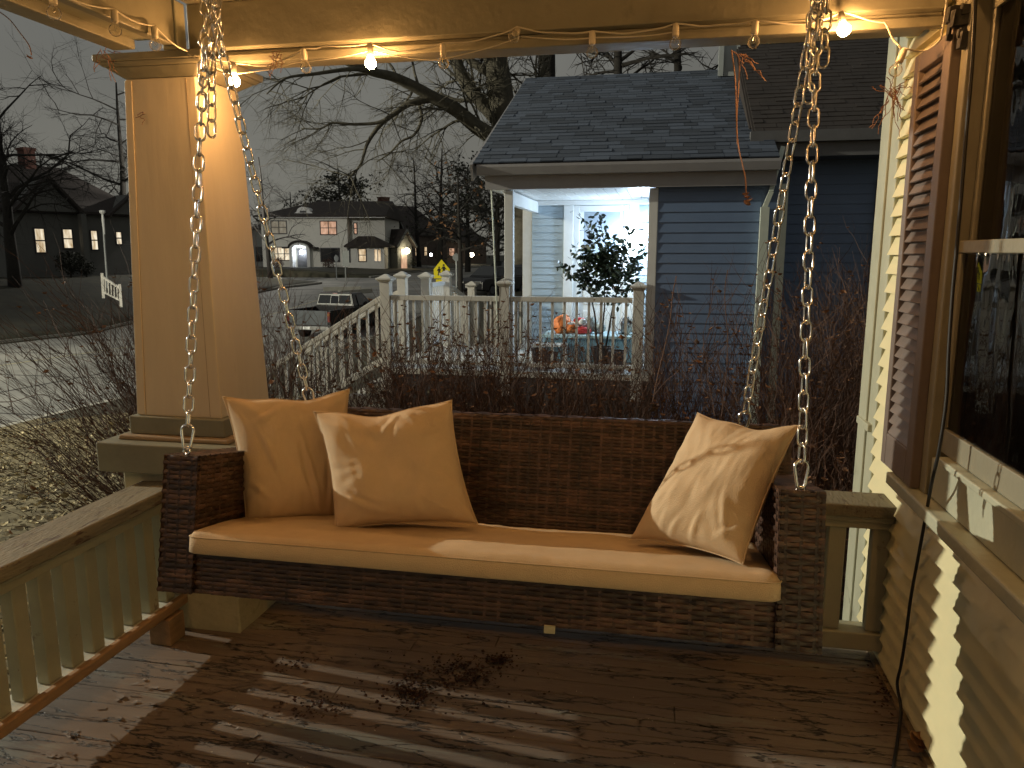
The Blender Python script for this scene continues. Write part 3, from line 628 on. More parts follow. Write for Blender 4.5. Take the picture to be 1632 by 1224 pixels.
# string end clip, dark nest-like bracket and black cable at the house corner
br = empty('wall_bracket', at(1530,40,2.42), 'dark broken bracket with old cable ends at the top of the window, above the shutter', 'bracket')
b = MB(); c0 = at(1538,40,2.42)
for k in range(26):
    a = Vector((rng.uniform(-.05,.04), rng.uniform(-.05,.05), rng.uniform(-.06,.05)))*.8; c = c0+a; s_ = rng.uniform(.008,.022)
    b.hexa([c+Vector(v)*s_ for v in ((-1,-.6,-1),(1,-.7,-.8),(.9,.6,-1.1),(-1,.7,-.9),(-.8,-.6,1),(1.1,-.5,.9),(.8,.6,1),(-1,.5,1.1))])
b.build('bracket_scraps', M['black'], br)
b = MB(); pts = [(1556,-30),(1553,40),(1549,110),(1541,200),(1533,300),(1526,380),(1518,470),(1512,560),(1508,640),(1496,720),(1485,770),(1474,830),(1463,890),(1452,950),(1444,1010),(1436,1060),(1430,1090),(1436,1130),(1432,1170),(1424,1224),(1422,1262)]
cp = []
for i, (x, y) in enumerate(pts):
    X = XW-.062 if y < 700 else (XW-.07 if y < 800 else XW-.035)
    d = ray(x, y); p = CO+d*(X/d.x)
    if p.z < .012: d = ray(x, y); p = CO+d*((.008-CH)/d.z)
    cp.append(p)
def smooth_path(P, n=6):
    out = []
    for i in range(len(P)-1):
        p0, p1, p2, p3 = P[max(i-1,0)], P[i], P[i+1], P[min(i+2,len(P)-1)]
        for k in range(n):
            t = k/n; out.append(.5*((2*p1)+(p2-p0)*t+(2*p0-5*p1+4*p2-p3)*t*t+(3*p1-p0-3*p2+p3)*t**3))
    out.append(P[-1]); return out
b.tube(smooth_path(cp), .0048, 8)
tag(b.build('power_cable', M['black'], smooth=True), 'black cable hanging down the house wall past the window to the floor', 'cable')
# dead leaf and litter on the floor, curled by folding
def leafmesh(b, c, size, r_, curl=.5, m=0):
    c = Vector(c); ax = Vector((r_.uniform(-1,1), r_.uniform(-1,1), r_.uniform(-.3,.3))).normalized(); up_ = Vector((r_.uniform(-.4,.4), r_.uniform(-.4,.4), 1)).normalized(); sd = ax.cross(up_).normalized(); up_ = sd.cross(ax)
    prof = [(0,.02),(.2,.30),(.45,.42),(.7,.30),(1,.02)]
    vs = []
    for t, w in prof:
        z = curl*(t-.5)**2
        vs += [c+ax*(t-.5)*size+sd*w*size+up_*(z+curl*.5*w)*size, c+ax*(t-.5)*size+up_*z*size, c+ax*(t-.5)*size-sd*w*size+up_*(z+curl*.5*w)*size]
    fs = []
    for k in range(4): q = k*3; fs += [(q,q+1,q+4,q+3),(q+1,q+2,q+5,q+4)]
    b.add(vs, fs, m)
d = ray(1462, 1192); lp0 = CO+d*((.02-CH)/d.z); b = MB(); r_ = random.Random(3)
for k in range(5): leafmesh(b, lp0+Vector((r_.uniform(-.012,.012), r_.uniform(-.012,.012), .006*k)), .05, r_, 1.0)
tag(b.build('dead_leaf', M['deadleaf'], smooth=True, fix=False), 'crumpled dry brown leaf on the floor at the foot of the house wall', 'leaf')
b = MB(); r_ = random.Random(5)
def fl(x, y): d = ray(x, y); return CO+d*((.001-CH)/d.z)
for (x, y, sx_, sy_, n) in ((740,1075,66,26,300), (655,1108,32,27,230), (790,1055,24,9,70), (500,1130,60,20,90), (470,1060,40,14,50), (800,1052,25,8,60), (1415,1085,24,50,140), (700,1090,200,60,160)):
    for k in range(n):
        p = fl(x+r_.gauss(0, sx_*.5), y+r_.gauss(0, sy_*.5)); s_ = r_.uniform(.002,.0075)*(1.4 if r_.random() < .1 else 1)
        leafmesh(b, p+Vector((0,0,r_.uniform(.001,.010))), s_*2, r_, 1.2)
tag(b.build('floor_debris', mat('dark_crumbs', (.05,.022,.014), .85, var=.5, scale=60, island=.6), fix=False), 'scattered dark leaf crumbs and dirt in the middle of the porch floor', 'debris', kind='stuff')
b = MB()
for k in range(150):
    p = fl(r_.uniform(250,1350), r_.uniform(1040,1222)); s_ = r_.uniform(.0015,.005); b.add([p+Vector((r_.uniform(-s_,s_), r_.uniform(-s_,s_), r_.uniform(.002,.005))) for _ in range(4)], [(0,1,2,3)])
tag(b.build('paint_chips', mat('pale_chips', (.42,.38,.32), .7, island=.4), fix=False), 'tiny pale paint chips strewn over the porch floor', 'debris', kind='stuff')
b = MB(); r_ = random.Random(44)
def flake(b, p, L, Wd, lift, r_, a):
    ca, sa = math.cos(a), math.sin(a); n = 4; vs = []
    for i in range(n+1):
        t = i/n; wv = Wd*(.6+.5*math.sin(math.pi*(t*.8+.1)))*r_.uniform(.7,1.2); z = lift*t*t
        for sgn in (-1, 1): x_, y_ = L*(t-.5), sgn*wv*.5+r_.uniform(-.1,.1)*Wd; vs.append((p.x+x_*ca-y_*sa, p.y+x_*sa+y_*ca, p.z+z+(.0012 if sgn > 0 else 0)))
    b.add(vs, [(2*i, 2*i+1, 2*i+3, 2*i+2) for i in range(n)])
for k in range(330):
    if k < 170: x, y = r_.uniform(-1.74,-1.15), r_.uniform(1.3,2.42)
    else: x, y = r_.uniform(-1.4,.75), r_.uniform(1.6,2.6)
    flake(b, Vector((x, y, .0022)), r_.uniform(.012,.05)*(1 if k < 170 else .7), r_.uniform(.005,.018), r_.uniform(.0005,.004), r_, r_.gauss(0,.5)+(math.pi if r_.random() < .5 else 0))
tag(b.build('peeling_paint', M['floor'], fix=False), 'curling flakes of floor paint lifting from the boards', 'paint flakes', kind='stuff')
# vines hanging from the beam
def wob(p, q, n, amp, r_):
    p, q = Vector(p), Vector(q); return [p.lerp(q, k/n)+Vector((r_.uniform(-amp,amp), r_.uniform(-amp,amp), r_.uniform(-amp,amp)))*(0 if k in (0, n) else 1) for k in range(n+1)]
vn = empty('hanging_vine', at(1176,84,2.62), 'thin dry vine hanging from the beam, a pinkish withered leaf at its end', 'vine'); r_ = random.Random(8)
b = MB(); Yv = 2.66
b.tube(smooth_path([at(x,y,Yv) for x,y in ((1166,80),(1172,130),(1174,200),(1177,235),(1183,262),(1188,285),(1189,312))]), .0022, 5)
b.tube(smooth_path([at(x,y,Yv) for x,y in ((1168,82),(1178,95),(1177,140),(1174,190),(1175,230))]), .0022, 5)
for k in range(7): b.tube(wob(at(1176+k*2,86,Yv), at(1185+k*6,100+r_.uniform(-6,30),Yv-.02), 5, .006, r_), .0014, 4)
b.build('vine_stem', M['pinkleaf'], vn)
b = MB()
for k in range(4): leafmesh(b, at(1190,312+k*5,Yv)+Vector((r_.uniform(-.006,.006),0,0)), .030, r_, 1.2)
b.build('withered_leaf', M['pinkleaf'], vn, fix=False)
for (x, y, lab, sd) in ((440,92,'small tangle of reddish dry vine caught on the string cord near the pillar',1), (1424,150,'dry tangled vine hanging at the house corner under the beam',4), (165,80,'dry vine tendril hanging below the left beam beside the pillar top',6), (225,180,'faded tendril clinging to the face of the pillar',9)):
    r_ = random.Random(sd); b = MB(); YY = {1:2.5, 4:2.85, 6:2.40, 9:2.515}[sd]; o = at(x, y, YY)
    for k in range({1:14, 4:26, 6:7, 9:5}[sd]):
        L_ = {1:.07, 4:.14, 6:.12, 9:.05}[sd]; q = o+Vector((r_.uniform(-.5,.5)*L_, r_.uniform(-.1,.1)*L_*(0 if sd == 9 else 1), r_.uniform(-1,.4)*L_)); b.tube(wob(o+Vector((r_.uniform(-.02,.02),0,r_.uniform(-.02,.02))), q, 6, .006 if sd != 9 else .0015, r_), .0013, 4)
    tag(b.build('dry_vine', M['vine'] if sd != 1 else M['pinkleaf']), lab, 'vine')
b = MB(); r_ = random.Random(21)
b.tube(smooth_path([at(x,y,2.45) for x,y in ((-8,14),(14,30),(30,50),(46,72),(50,88))]), .0022, 5); 
for k in range(3): leafmesh(b, at(46,92,2.45)+Vector((r_.uniform(-.006,.006),0,r_.uniform(-.006,.006))), .02, r_, 1)
tag(b.build('hanging_twig', M['vine'], fix=False), 'dark twig with a curled leaf hanging at the far left under the eave', 'twig')
# ================================================================== GROUND, STREET
def lerp(a, b, t): return a+(b-a)*max(0, min(1, t))
def zs(y):
    P = [(-60,-1.3),(10,-1.5),(27,-1.85),(42,-.75),(70,-.4),(400,-.3)]
    for (a, za), (c, zc) in zip(P, P[1:]):
        if y <= c: return lerp(za, zc, (y-a)/(c-a))
    return -.3
XC0, XC1 = -10.7, -23.0          # kerbs of the street
CY0, CY1 = 49.0, 58.0            # cross street
def zg(x, y):
    s = zs(y)
    if x > -4: z = -.6 if y < 20 else lerp(-.6, s+.15, (y-20)/20)
    elif x > XC0: z = lerp(-.6 if y < 20 else lerp(-.6, s+.15, (y-20)/20), s+.13, (-4-x)/6.0)
    elif x >= XC1: z = s-.04
    else: z = lerp(s+.13, max(s+.13, .05), (XC1-x)/9)
    z += .03*noise.noise(Vector((x*.35, y*.35, 0)))*(0 if XC1-.3 < x < XC0+.3 else 1)
    if CY0 < y < CY1: z = s-.06
    return z
xs = sorted(set([-400,-250,-160,-120,-90,-70]+[-60+i*2 for i in range(19)]+[XC1-.01, XC1+.01, XC0-.01, XC0+.01]+[-22+i*1.5 for i in range(8)]+[-10.4+i*.6 for i in range(18)]+[1+i*2 for i in range(10)]+[25,40,70,120,250]))
ys = sorted(set([-60,-30,-15,-8]+[-4+i*.6 for i in range(42)]+[22+i*1.5 for i in range(18)]+[CY0-.01,CY0+.01,CY1-.01,CY1+.01,51,53.5,56,62,66,70,75,80,90,100,120,150,200,300,450]))
b = MB(); nx = len(xs); b.add([(x, y, zg(x, y)) for y in ys for x in xs], [(j*nx+i, j*nx+i+1, (j+1)*nx+i+1, (j+1)*nx+i) for j in range(len(ys)-1) for i in range(nx-1)])
tag(b.build('ground', M['grass'], smooth=True), kind='structure')
yy = [-60,-30,-10]+[-5+i*2 for i in range(40)]+[76,90,110,150,220,300]
def strip(name, m, x0, x1, dz, ylist, th=None):
    b = MB(); n = len(ylist); vs = []
    for y in ylist: vs += [(x0, y, zs(y)+dz), (x1, y, zs(y)+dz)]
    b.add(vs, [(2*i, 2*i+1, 2*i+3, 2*i+2) for i in range(n-1)])
    return tag(b.build(name, m), kind='structure')
strip('street', M['road'], XC1, XC0, 0, yy)
b = MB(); XX = [-160,-100,-60,-40,XC1]; b.add([(x, y, zs(y)+.004) for x in XX for y in (CY0, CY1)], [(2*i, 2*i+1, 2*i+3, 2*i+2) for i in range(len(XX)-1)])
XX = [XC0, 0, 30, 120]; b.add([(x, y, zs(y)+.004) for x in XX for y in (CY0, CY1)], [(2*i, 2*i+1, 2*i+3, 2*i+2) for i in range(len(XX)-1)])
tag(b.build('side_street', M['road']), kind='structure')
def kerb(x0, x1, ylist):
    b = MB()
    for y0, y1 in zip(ylist, ylist[1:]):
        b.hexa([(x0,y0,zs(y0)-.1),(x1,y0,zs(y0)-.1),(x1,y1,zs(y1)-.1),(x0,y1,zs(y1)-.1),(x0,y0,zs(y0)+.14),(x1,y0,zs(y0)+.14),(x1,y1,zs(y1)+.14),(x0,y1,zs(y1)+.14)])
    return tag(b.build('kerb', M['concrete']), kind='structure')
ky = [y for y in yy if y <= 47]+[CY0]; kerb(XC0, XC0+.16, ky); kerb(XC1-.16, XC1, ky)
kerb(XC0, XC0+.16, [CY1,62,66,72,80,100,150]); kerb(XC1-.16, XC1, [CY1,62,66,72,80,100,150])
b = MB()
yj = 3.0
while yj < 46: b.bar((XC1+.02, yj, zs(yj)+.004), (XC0-.02, yj+.0, zs(yj)+.004), .06, .006, up=(0,0,1)); yj += 4.4
b.bar((-14.2, -20, zs(-20)+.005), (-14.2, 10, zs(10)+.005), .05, .006); b.bar((-14.2, 10, zs(10)+.005), (-14.2, 27, zs(27)+.005), .05, .006)
tag(b.build('road_joint', mat('tar_joint', (.03,.03,.028), .8)), kind='structure')
strip('road_marking', M['yline'], -18.1, -18.0, .005, yy)
# island kerb with a sign, where the side street turns off
b = MB(); p, q = atr(515,458,45), atr(575,457,45); b.bar(p+Vector((0,0,-.1)), q+Vector((0,0,-.1)), .22, .25); p, q = atr(540,464,41), atr(592,460,43); b.bar(p+Vector((0,0,-.1)), q+Vector((0,0,-.1)), .18, .25)
tag(b.build('traffic_island', M['concrete'], bevel=.03), kind='structure')
xv = [-10.5+i*.5 for i in range(18)]; yv = [.0+i*.5 for i in range(23)]; b = MB()
b.add([(x, y, zg(x, y)+.012) for y in yv for x in xv], [(j*18+i, j*18+i+1, (j+1)*18+i+1, (j+1)*18+i) for j in range(22) for i in range(17)])
tag(b.build('leafy_soil', mat('leafy_soil', (.20,.17,.105), .95, var=.45, scale=5, bump=.8, bscale=18, col2=(.09,.075,.05), m2=(.5,.66), s2=3, spec=.1), smooth=True), kind='structure')
# fallen leaves on the slope beside the porch
b = MB(); r_ = random.Random(11)
for k in range(11000):
    x = -2.1-8.4*r_.random()**1.25; y = r_.uniform(.5, 10)
    if r_.random() < .25: x = r_.uniform(-4, .9); y = r_.uniform(3.0, 8.4)
    leafmesh(b, (x, y, zg(x, y)+r_.uniform(.015,.05)), r_.uniform(.04,.085), r_, .8)
tag(b.build('leaf_litter', M['tanleaf'], fix=False), 'pale fallen leaves covering the ground beside the porch', 'leaf litter', kind='stuff')
b = MB(); r_ = random.Random(12)
for k in range(9000):
    x = r_.uniform(-9.2,-2.0); y = r_.uniform(1,16)
    z = zg(x, y); h = r_.uniform(.03,.08); a = r_.uniform(0,6.28); w = .006; dx, dy = math.cos(a)*w, math.sin(a)*w; lx, ly = r_.uniform(-.04,.04), r_.uniform(-.04,.04)
    b.add([(x-dx,y-dy,z),(x+dx,y+dy,z),(x+lx,y+ly,z+h)], [(0,1,2)])
tag(b.build('grass_blades', mat('grass_blade', (.08,.076,.04), .9, island=.5), fix=False), 'short winter grass on the slope towards the street', 'grass', kind='stuff')
# ------------------------------------------------------------------ street lamp across the street (outside the picture)
LX, LY, LZ = -24.6, 5.0, 7.45
sl_ = empty('street_lamp', (-26.2, 5.0, zg(-26.2,5)), 'tall street lamp with a curved arm on the far side of the street', 'street lamp')
b = MB(); b.tube([(-26.2,5,zg(-26.2,5)), (-26.2,5,6.8), (-26.0,5,7.3), (-25.5,5,7.6), (-24.9,5,7.65)], [.09,.07,.05,.045,.04], 10); b.build('pole', M['signgrey'], sl_, smooth=True)
b = MB(); b.frus(LX, LY, .14, .25, 7.58, 7.72, k0=.08, k1=.14); b.build('lamp_head', M['signgrey'], sl_); b = MB(); b.lathe((LX,LY,7.575), [(.12,0),(.10,-.05),(.04,-.08)], 14); b.build('lens', M['lamp'], sl_, smooth=True)
ld = bpy.data.lights.new('street_light', 'SPOT'); ld.energy = STREET_POWER; ld.spot_size = R(158); ld.spot_blend = .45; ld.color = (1.0, .94, .74); ld.shadow_soft_size = .12
lo = bpy.data.objects.new('street_light', ld); COL.objects.link(lo); lo.parent = sl_; lo.location = Vector((LX, LY, LZ))-sl_.location; lo.rotation_mode = 'QUATERNION'; lo.rotation_quaternion = Vector((1,.22,-.42)).to_track_quat('-Z', 'Y')
p = atr(325, 420, 58); g = zg(p.x, p.y); s2_ = empty('street_lamp', (p.x, p.y, g), 'added street lamp at the side street corner, unseen behind the porch pillar', 'street lamp')  # lamp added out of sight to brighten the white house front
b = MB(); b.tube([(p.x,p.y,g-.2), (p.x,p.y,6.6), (p.x+.2,p.y+.3,7.2), (p.x+.6,p.y+.9,7.4)], [.09,.06,.05,.04], 10); b.build('pole', M['signgrey'], s2_, smooth=True)
b = MB(); b.frus(p.x+.75, p.y+1.1, .12, .22, 7.35, 7.48); b.build('lamp_head', M['signgrey'], s2_); b = MB(); b.lathe((p.x+.75,p.y+1.1,7.345), [(.12,0),(.10,-.05),(.04,-.08)], 14); b.build('lens', M['lamp'], s2_, smooth=True)
ld = bpy.data.lights.new('added_street_light', 'POINT'); ld.energy = 3000; ld.color = (1.0, .95, .84); ld.shadow_soft_size = .12
lo = bpy.data.objects.new('added_street_light', ld); COL.objects.link(lo); lo.parent = s2_; lo.location = Vector((p.x+.75, p.y+1.1, 7.2))-s2_.location
# ================================================================== NEIGHBOUR HOUSE
nh = empty('house', (0, 10, -.6), 'blue grey sided neighbouring house with a shingled porch roof and a bright white porch', 'house')
YF, YBk, ZS = 9.0, 11.0, 2.19
def lapsX(b, y, x0, x1, z0, z1, ex=.115, lap=.012, sgn=-1):
    z = z0
    while z < z1-1e-4:
        zt = min(z+ex, z1); k = (zt-z)/ex
        b.extrude([(x0, y, z), (x0, y+sgn*lap, z), (x0, y+sgn*lap*(1-k), zt), (x0, y, zt)], (x1-x0, 0, 0)); z = zt
b = MB(); lapsX(b, YF, -.06, 1.07, -.62, 2.2); b.box(-.06, 1.3, YF, 9.79, -.62, 2.2); b.build('siding', M['blue'], nh)
b = MB(); lapsX(b, 9.8, 1.3, 2.45, -.62, 2.55); b.box(1.3, 6, 9.8, 13.2, -.62, 2.6); lapsX(b, 9.8, 2.72, 6, -.62, 2.55); b.build('siding', M['blue'], nh)
b = MB(); b.box(2.452, 2.718, 9.74, 9.80, -.6, 2.3); b.box(2.47, 2.70, 9.70, 9.739, .4, 2.1); b.build('dark_panel', M['darktrim'], nh)
# porch back wall
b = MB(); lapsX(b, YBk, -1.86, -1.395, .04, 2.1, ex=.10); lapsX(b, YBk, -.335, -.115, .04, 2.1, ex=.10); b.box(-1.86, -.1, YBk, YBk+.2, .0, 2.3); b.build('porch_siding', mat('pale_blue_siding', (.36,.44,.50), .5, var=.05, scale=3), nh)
b = MB(); laps(b, -.112, YF+.09, YBk, .04, 2.1, ex=.10); b.build('side_wall', M['white'], nh)
b = MB(); b.box(-1.395, -1.255, YBk-.045, YBk, .02, 2.12); b.box(-.465, -.335, YBk-.045, YBk, .02, 2.12); b.box(-1.254, -1.165, YBk-.03, YBk, .02, 2.115); b.box(-.545, -.466, YBk-.03, YBk, .02, 2.115); b.box(-1.164, -.546, YBk-.03, YBk, 2.03, 2.113); b.box(-1.88, -.12, YBk-.05, YBk, 2.121, 2.188)
b.build('door_trim', M['white'], nh, bevel=.006)
b = MB(); b.box(-1.164, -.546, YBk-.012, YBk-.002, .02, 1.34); b.box(-1.164, -1.11, YBk-.012, YBk-.002, 1.341, 2.029); b.box(-.60, -.546, YBk-.012, YBk-.002, 1.341, 2.029); b.box(-1.10, -.61, YBk-.02, YBk-.0125, .15, .62); b.box(-1.10, -.61, YBk-.02, YBk-.0125, .72, 1.25); door = b.build('door', M['white'], nh, bevel=.004)
b = MB(); z = 1.345
while z < 2.02: b.hexa([(-1.109,YBk-.010,z),(-.601,YBk-.010,z),(-.601,YBk-.004,z+.022),(-1.109,YBk-.004,z+.022),(-1.109,YBk-.0095,z-.001),(-.601,YBk-.0095,z-.001),(-.601,YBk-.0035,z+.021),(-1.109,YBk-.0035,z+.021)]); z += .024
b.build('blind', M['blind'], door)
# soffit with grooves, fascia, gutter
b = MB(); x = -2.05
while x < -.12: b.box(x, min(x+.128, -.115), YF-.10, YBk, ZS, ZS+.02); x += .135
b.build('soffit', M['white'], nh)
b = MB(); b.box(-2.06, 1.2, YF-.13, YF-.10, 2.18, 2.34); b.box(-2.06, -.1, YF-.099, YBk, ZS+.0205, ZS+.06); b.box(-2.06, -2.03, YF-.099, YBk+.4, 2.19, 2.36); b.build('fascia', M['gutter'], nh)
b = MB(); P = [(-2.13, 8.76, 2.335), (-2.13, 8.86, 2.335), (-2.13, 8.86, 2.45), (-2.13, 8.73, 2.45), (-2.13, 8.73, 2.42)]; b.extrude(P, (3.35,0,0)); b.build('gutter', M['gutter'], nh)
# shingled roof: courses of tabs with their own length and shade
def roof_tabs(b, x0f, x1f, p0, p1, ex=.135):
    p0, p1 = Vector(p0), Vector(p1); L = (p1-p0).length; d = (p1-p0)/L; n = Vector((0,-d.z,d.y)); r_ = random.Random(4); k = 0; s = 0
    while s < L:
        y0, t0, t1 = s, s-.01, min(s+ex+.02, L); A0 = p0+d*t0+n*.010; A1 = p0+d*t1+n*.002; xa, xb = x0f(s/L), x1f(s/L); x = xa-r_.uniform(0,.25)
        while x < xb:
            w = r_.choice((.16,.20,.26,.32,.36)); u, v = max(x, xa), min(x+w-.004, xb); h = r_.uniform(-.004,.007)
            if v > u+.01:
                dn = n*h+d*r_.choice((0,0,.008,-.006))
                V = [Vector((u,0,0))+Vector((0,A0.y,A0.z))+dn, Vector((v,0,0))+Vector((0,A0.y,A0.z))+dn, Vector((v,A1.y,A1.z)), Vector((u,A1.y,A1.z))]
                V += [q-n*.014 for q in V]
                b.add(V, [(0,1,2,3),(0,4,5,1),(1,5,6,2),(3,7,4,0)])
            x += w
        s += ex
RI = (0, 8.74, 2.47); RR = (0, 12.5, 4.20)
b = MB(); roof_tabs(b, lambda t: -2.17-.05*t, lambda t: 1.2-.0*t, RI, RR); roof = b.build('roof', M['shingle'], nh, fix=False)
b = MB(); b.hexa([(-2.16,8.76,2.44),(1.2,8.76,2.44),(1.2,12.5,4.17),(-2.2,12.5,4.17),(-2.16,8.76,2.462),(1.2,8.76,2.462),(1.2,12.5,4.192),(-2.2,12.5,4.192)]); b.hexa([(-2.2,12.52,4.0),(1.2,12.52,4.0),(1.2,16,2.5),(-2.2,16,2.5),(-2.2,12.52,4.19),(1.2,12.52,4.19),(1.2,16,2.6),(-2.2,16,2.6)]); b.build('roof_deck', M['roofdark'], roof)
b = MB(); b.bar((-2.185,8.72,2.36), (-2.215,12.5,4.09), .03, .19); b.build('rake_board', M['gutter'], roof)
b = MB(); roof_tabs(b, lambda t: 1.0-.02*t, lambda t: 6, (0,9.32,2.80), (0,13.6,5.3)); r2 = b.build('main_roof', M['roofdark'], nh, fix=False)
b = MB(); b.hexa([(.98,9.34,2.76),(6,9.34,2.76),(6,13.6,5.26),(.96,13.6,5.26),(.98,9.34,2.785),(6,9.34,2.785),(6,13.6,5.285),(.96,13.6,5.285)]); b.hexa([(.96,9.6,2.7),(1.02,9.6,2.7),(1.02,13.6,2.7),(.96,13.6,2.7),(.96,9.6,2.9),(1.02,9.6,2.9),(1.02,13.6,5.2),(.96,13.6,5.2)]); b.build('roof_deck', M['roofdark'], r2)
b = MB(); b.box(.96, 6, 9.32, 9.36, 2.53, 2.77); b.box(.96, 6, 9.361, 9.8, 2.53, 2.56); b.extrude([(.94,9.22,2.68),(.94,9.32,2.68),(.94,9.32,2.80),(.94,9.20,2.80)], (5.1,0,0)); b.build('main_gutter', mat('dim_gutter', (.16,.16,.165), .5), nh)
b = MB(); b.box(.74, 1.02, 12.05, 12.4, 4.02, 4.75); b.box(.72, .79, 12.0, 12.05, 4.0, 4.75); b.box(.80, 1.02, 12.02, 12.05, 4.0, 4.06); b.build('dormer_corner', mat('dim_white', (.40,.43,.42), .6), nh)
# downspouts
b = MB(); b.box(1.06, 1.15, 8.91, 8.985, -.58, 1.95); b.bar((1.10,8.955,1.94), (1.16,8.92,2.12), .05, .055, up=(0,1,0)); b.bar((1.155,8.92,2.11), (1.30,9.25,2.62), .05, .05, up=(1,0,0)); b.build('downspout', M['sage'], nh)
b = MB(); b.box(1.26, 1.345, 8.96, 9.04, -.58, 2.2); b.build('corner_board', M['sage'], nh)
# porch deck, roof posts
b = MB(); b.box(-3.42, -.1, 8.94, 11.6, -.05, .02); b.build('deck', M['vinylrail'], nh)
b = MB(); b.box(-3.42, -.1, 8.96, 9.0, -.24, -.051); 
x = -3.4
while x < -.1: b.box(x, x+.06, 8.97, 8.99, -.62, -.241); x += .12
b.build('deck_skirt', M['darktrim'], nh)
for (x0, x1, y0) in ((-1.86,-1.755,9.0),(-2.0,-1.86,11.0),(-.165,-.062,8.985)):
    b = MB(); b.box(x0, x1, y0, y0+.10, .02, 2.18); b.box(x0-.02, x1+.02, y0-.02, y0+.12, .02, .10); b.build('roof_post', M['white'] if x0 > -1.9 else M['vinylrail'], nh, bevel=.006)
b = MB(); b.box(-1.85, -1.77, 9.1, 11.0, 2.02, 2.17); b.box(-2.0,-1.90, 11.1, 11.3, 2.0, 2.17); b.build('porch_beam', M['white'], nh)
b = MB(); b.tube([(-2.0,8.93,2.19),(-1.96,8.93,1.3),(-1.93,8.95,.5)], .010, 6); b.build('rain_chain', M['sage'], nh)
# lamp on the side wall
pl = empty('porch_lamp', (-.17, 10.72, 1.67), 'glowing cool white lantern on the neighbouring porch wall beside the door', 'lamp')
b = MB(); b.tube([(-.125,10.75,1.80),(-.16,10.74,1.86),(-.28,10.70,1.86),(-.285,10.70,1.79)], .008, 6); b.box(-.128,-.116,10.70,10.80,1.72,1.84); b.build('bracket', M['black'], pl)
b = MB(); b.lathe((-.285,10.70,1.76), [(.02,.02),(.065,.0),(.06,-.01)], 10); b.build('cap', M['black'], pl)
b = MB(); b.lathe((-.285,10.70,1.66), [(.03,-.075),(.055,-.05),(.062,0),(.055,.06),(.04,.082)], 14)
m = M['lampcool']; ob = b.build('globe', mat('porch_globe', (.9,.9,.9), .5, emit=(.60,.79,1), es=PORCH_POWER*8.5), pl, smooth=True)
# porch railing with posts and stairs
pr = empty('porch_railing', (-1.9, 9.0, 0), 'white vinyl railing with capped posts around the neighbouring porch and down its stairs', 'railing')
def post(x, y, z0, z1, w=.062):
    b = MB(); b.box(x-w, x+w, y-w, y+w, z0, z1-.08); b.frus(x, y, w*1.05, w*1.5, z1-.079, z1-.05); b.frus(x, y, w*1.6, w*1.6, z1-.049, z1-.03); b.frus(x, y, w*1.5, w*.25, z1-.029, z1+.02)
    b.build('post', M['vinylrail'], pr, bevel=.003)
def railrun(p, q, n, zt=.93, zb=.10, m='vinylrail', bal=.03):
    p, q = Vector(p), Vector(q); b = MB(); b.bar(p+Vector((0,0,zt-.03)), q+Vector((0,0,zt-.03)), .075, .06); b.build('top_rail', M[m], pr, bevel=.004)
    b = MB(); b.bar(p+Vector((0,0,zb)), q+Vector((0,0,zb)), .05, .05); b.build('bottom_rail', M[m], pr)
    for k in range(n):
        c = p.lerp(q, (k+.5)/n); b = MB(); b.hexa([c+Vector((sx*bal/2, sy*bal/2, zz)) for zz in (zb+.026, zt-.061) for sx, sy in ((-1,-1),(1,-1),(1,1),(-1,1))]); b.build('baluster', M[m], pr)
for x, z in ((-3.37,1.17),(-1.85,1.13),(-.25,1.10)): post(x, 9.0, -.3, z)
railrun((-3.30,9,0), (-1.92,9,0), 12); railrun((-1.78,9,0), (-.32,9,0), 10)
railrun((-3.44,9,-.03), (-5.1,9,-1.03), 13, zt=.95, zb=.12); post(-5.17, 9.0, -1.4, .02)
far_posts = [at(641,437,10.4), at(679,438,10.6), at(712,435,11.3), at(752,452,12.8)]
for q in far_posts: post(q.x, q.y, -.3 if q.y < 12 else -1.0, q.z+.02)
a_, c_, d_, e_ = far_posts
railrun((a_.x-.07,a_.y,-.03), (a_.x-1.7,a_.y,-1.03), 12, zt=.95, zb=.12)
railrun((c_.x+.06,c_.y,.02), (d_.x-.05,d_.y,.02), 7, zt=1.0, zb=.12, m='white'); railrun((d_.x+.07,d_.y,.0), (e_.x-.05,e_.y,-.3), 10, zt=.95, zb=.12)
railrun((e_.x+.07,e_.y,-.25),(-2.1,e_.y,-.25), 10, zt=.95)
b = MB()
for k in range(5): b.box(-3.43-.28*(k+1), -3.42-.28*k, 9.06, 10.35, -1.1, -.05-.17*(k+1)+.0)
tag(b.build('porch_steps', M['vinylrail']), 'pale steps going down from the neighbouring porch towards the street', 'steps')
# things on the porch
bx = empty('storage_box', (-.9, 10.2, .02), 'long blue storage bench with a pale lid on the neighbouring porch', 'storage box')
b = MB(); b.box(-1.50, -.30, 9.85, 10.4, .03, .34); b.build('body', M['bluebox'], bx, bevel=.012)
b = MB(); b.box(-1.53, -.27, 9.82, 10.43, .341, .385); b.build('lid', mat('pale_blue_lid', (.40,.58,.64), .4), bx, bevel=.012)
def blob(b, c, r, seed, sq=(1,1,1), amp=.25, n=14):
    vs = []; fs = []
    for i in range(n+1):
        for j in range(n*2):
            th = math.pi*i/n; ph = math.pi*j/n; d = Vector((math.sin(th)*math.cos(ph), math.sin(th)*math.sin(ph), math.cos(th))); k = 1+amp*noise.noise(d*1.8+Vector((seed,0,0)))+amp*.4*noise.noise(d*5+Vector((seed,3,0))); vs.append(Vector(c)+Vector((d.x*sq[0],d.y*sq[1],d.z*sq[2]))*r*k)
    for i in range(n):
        for j in range(n*2): q = i*2*n; fs.append((q+j, q+(j+1) % (2*n), q+2*n+(j+1) % (2*n), q+2*n+j))
    b.add(vs, fs)
c = at(893,520,10.05)
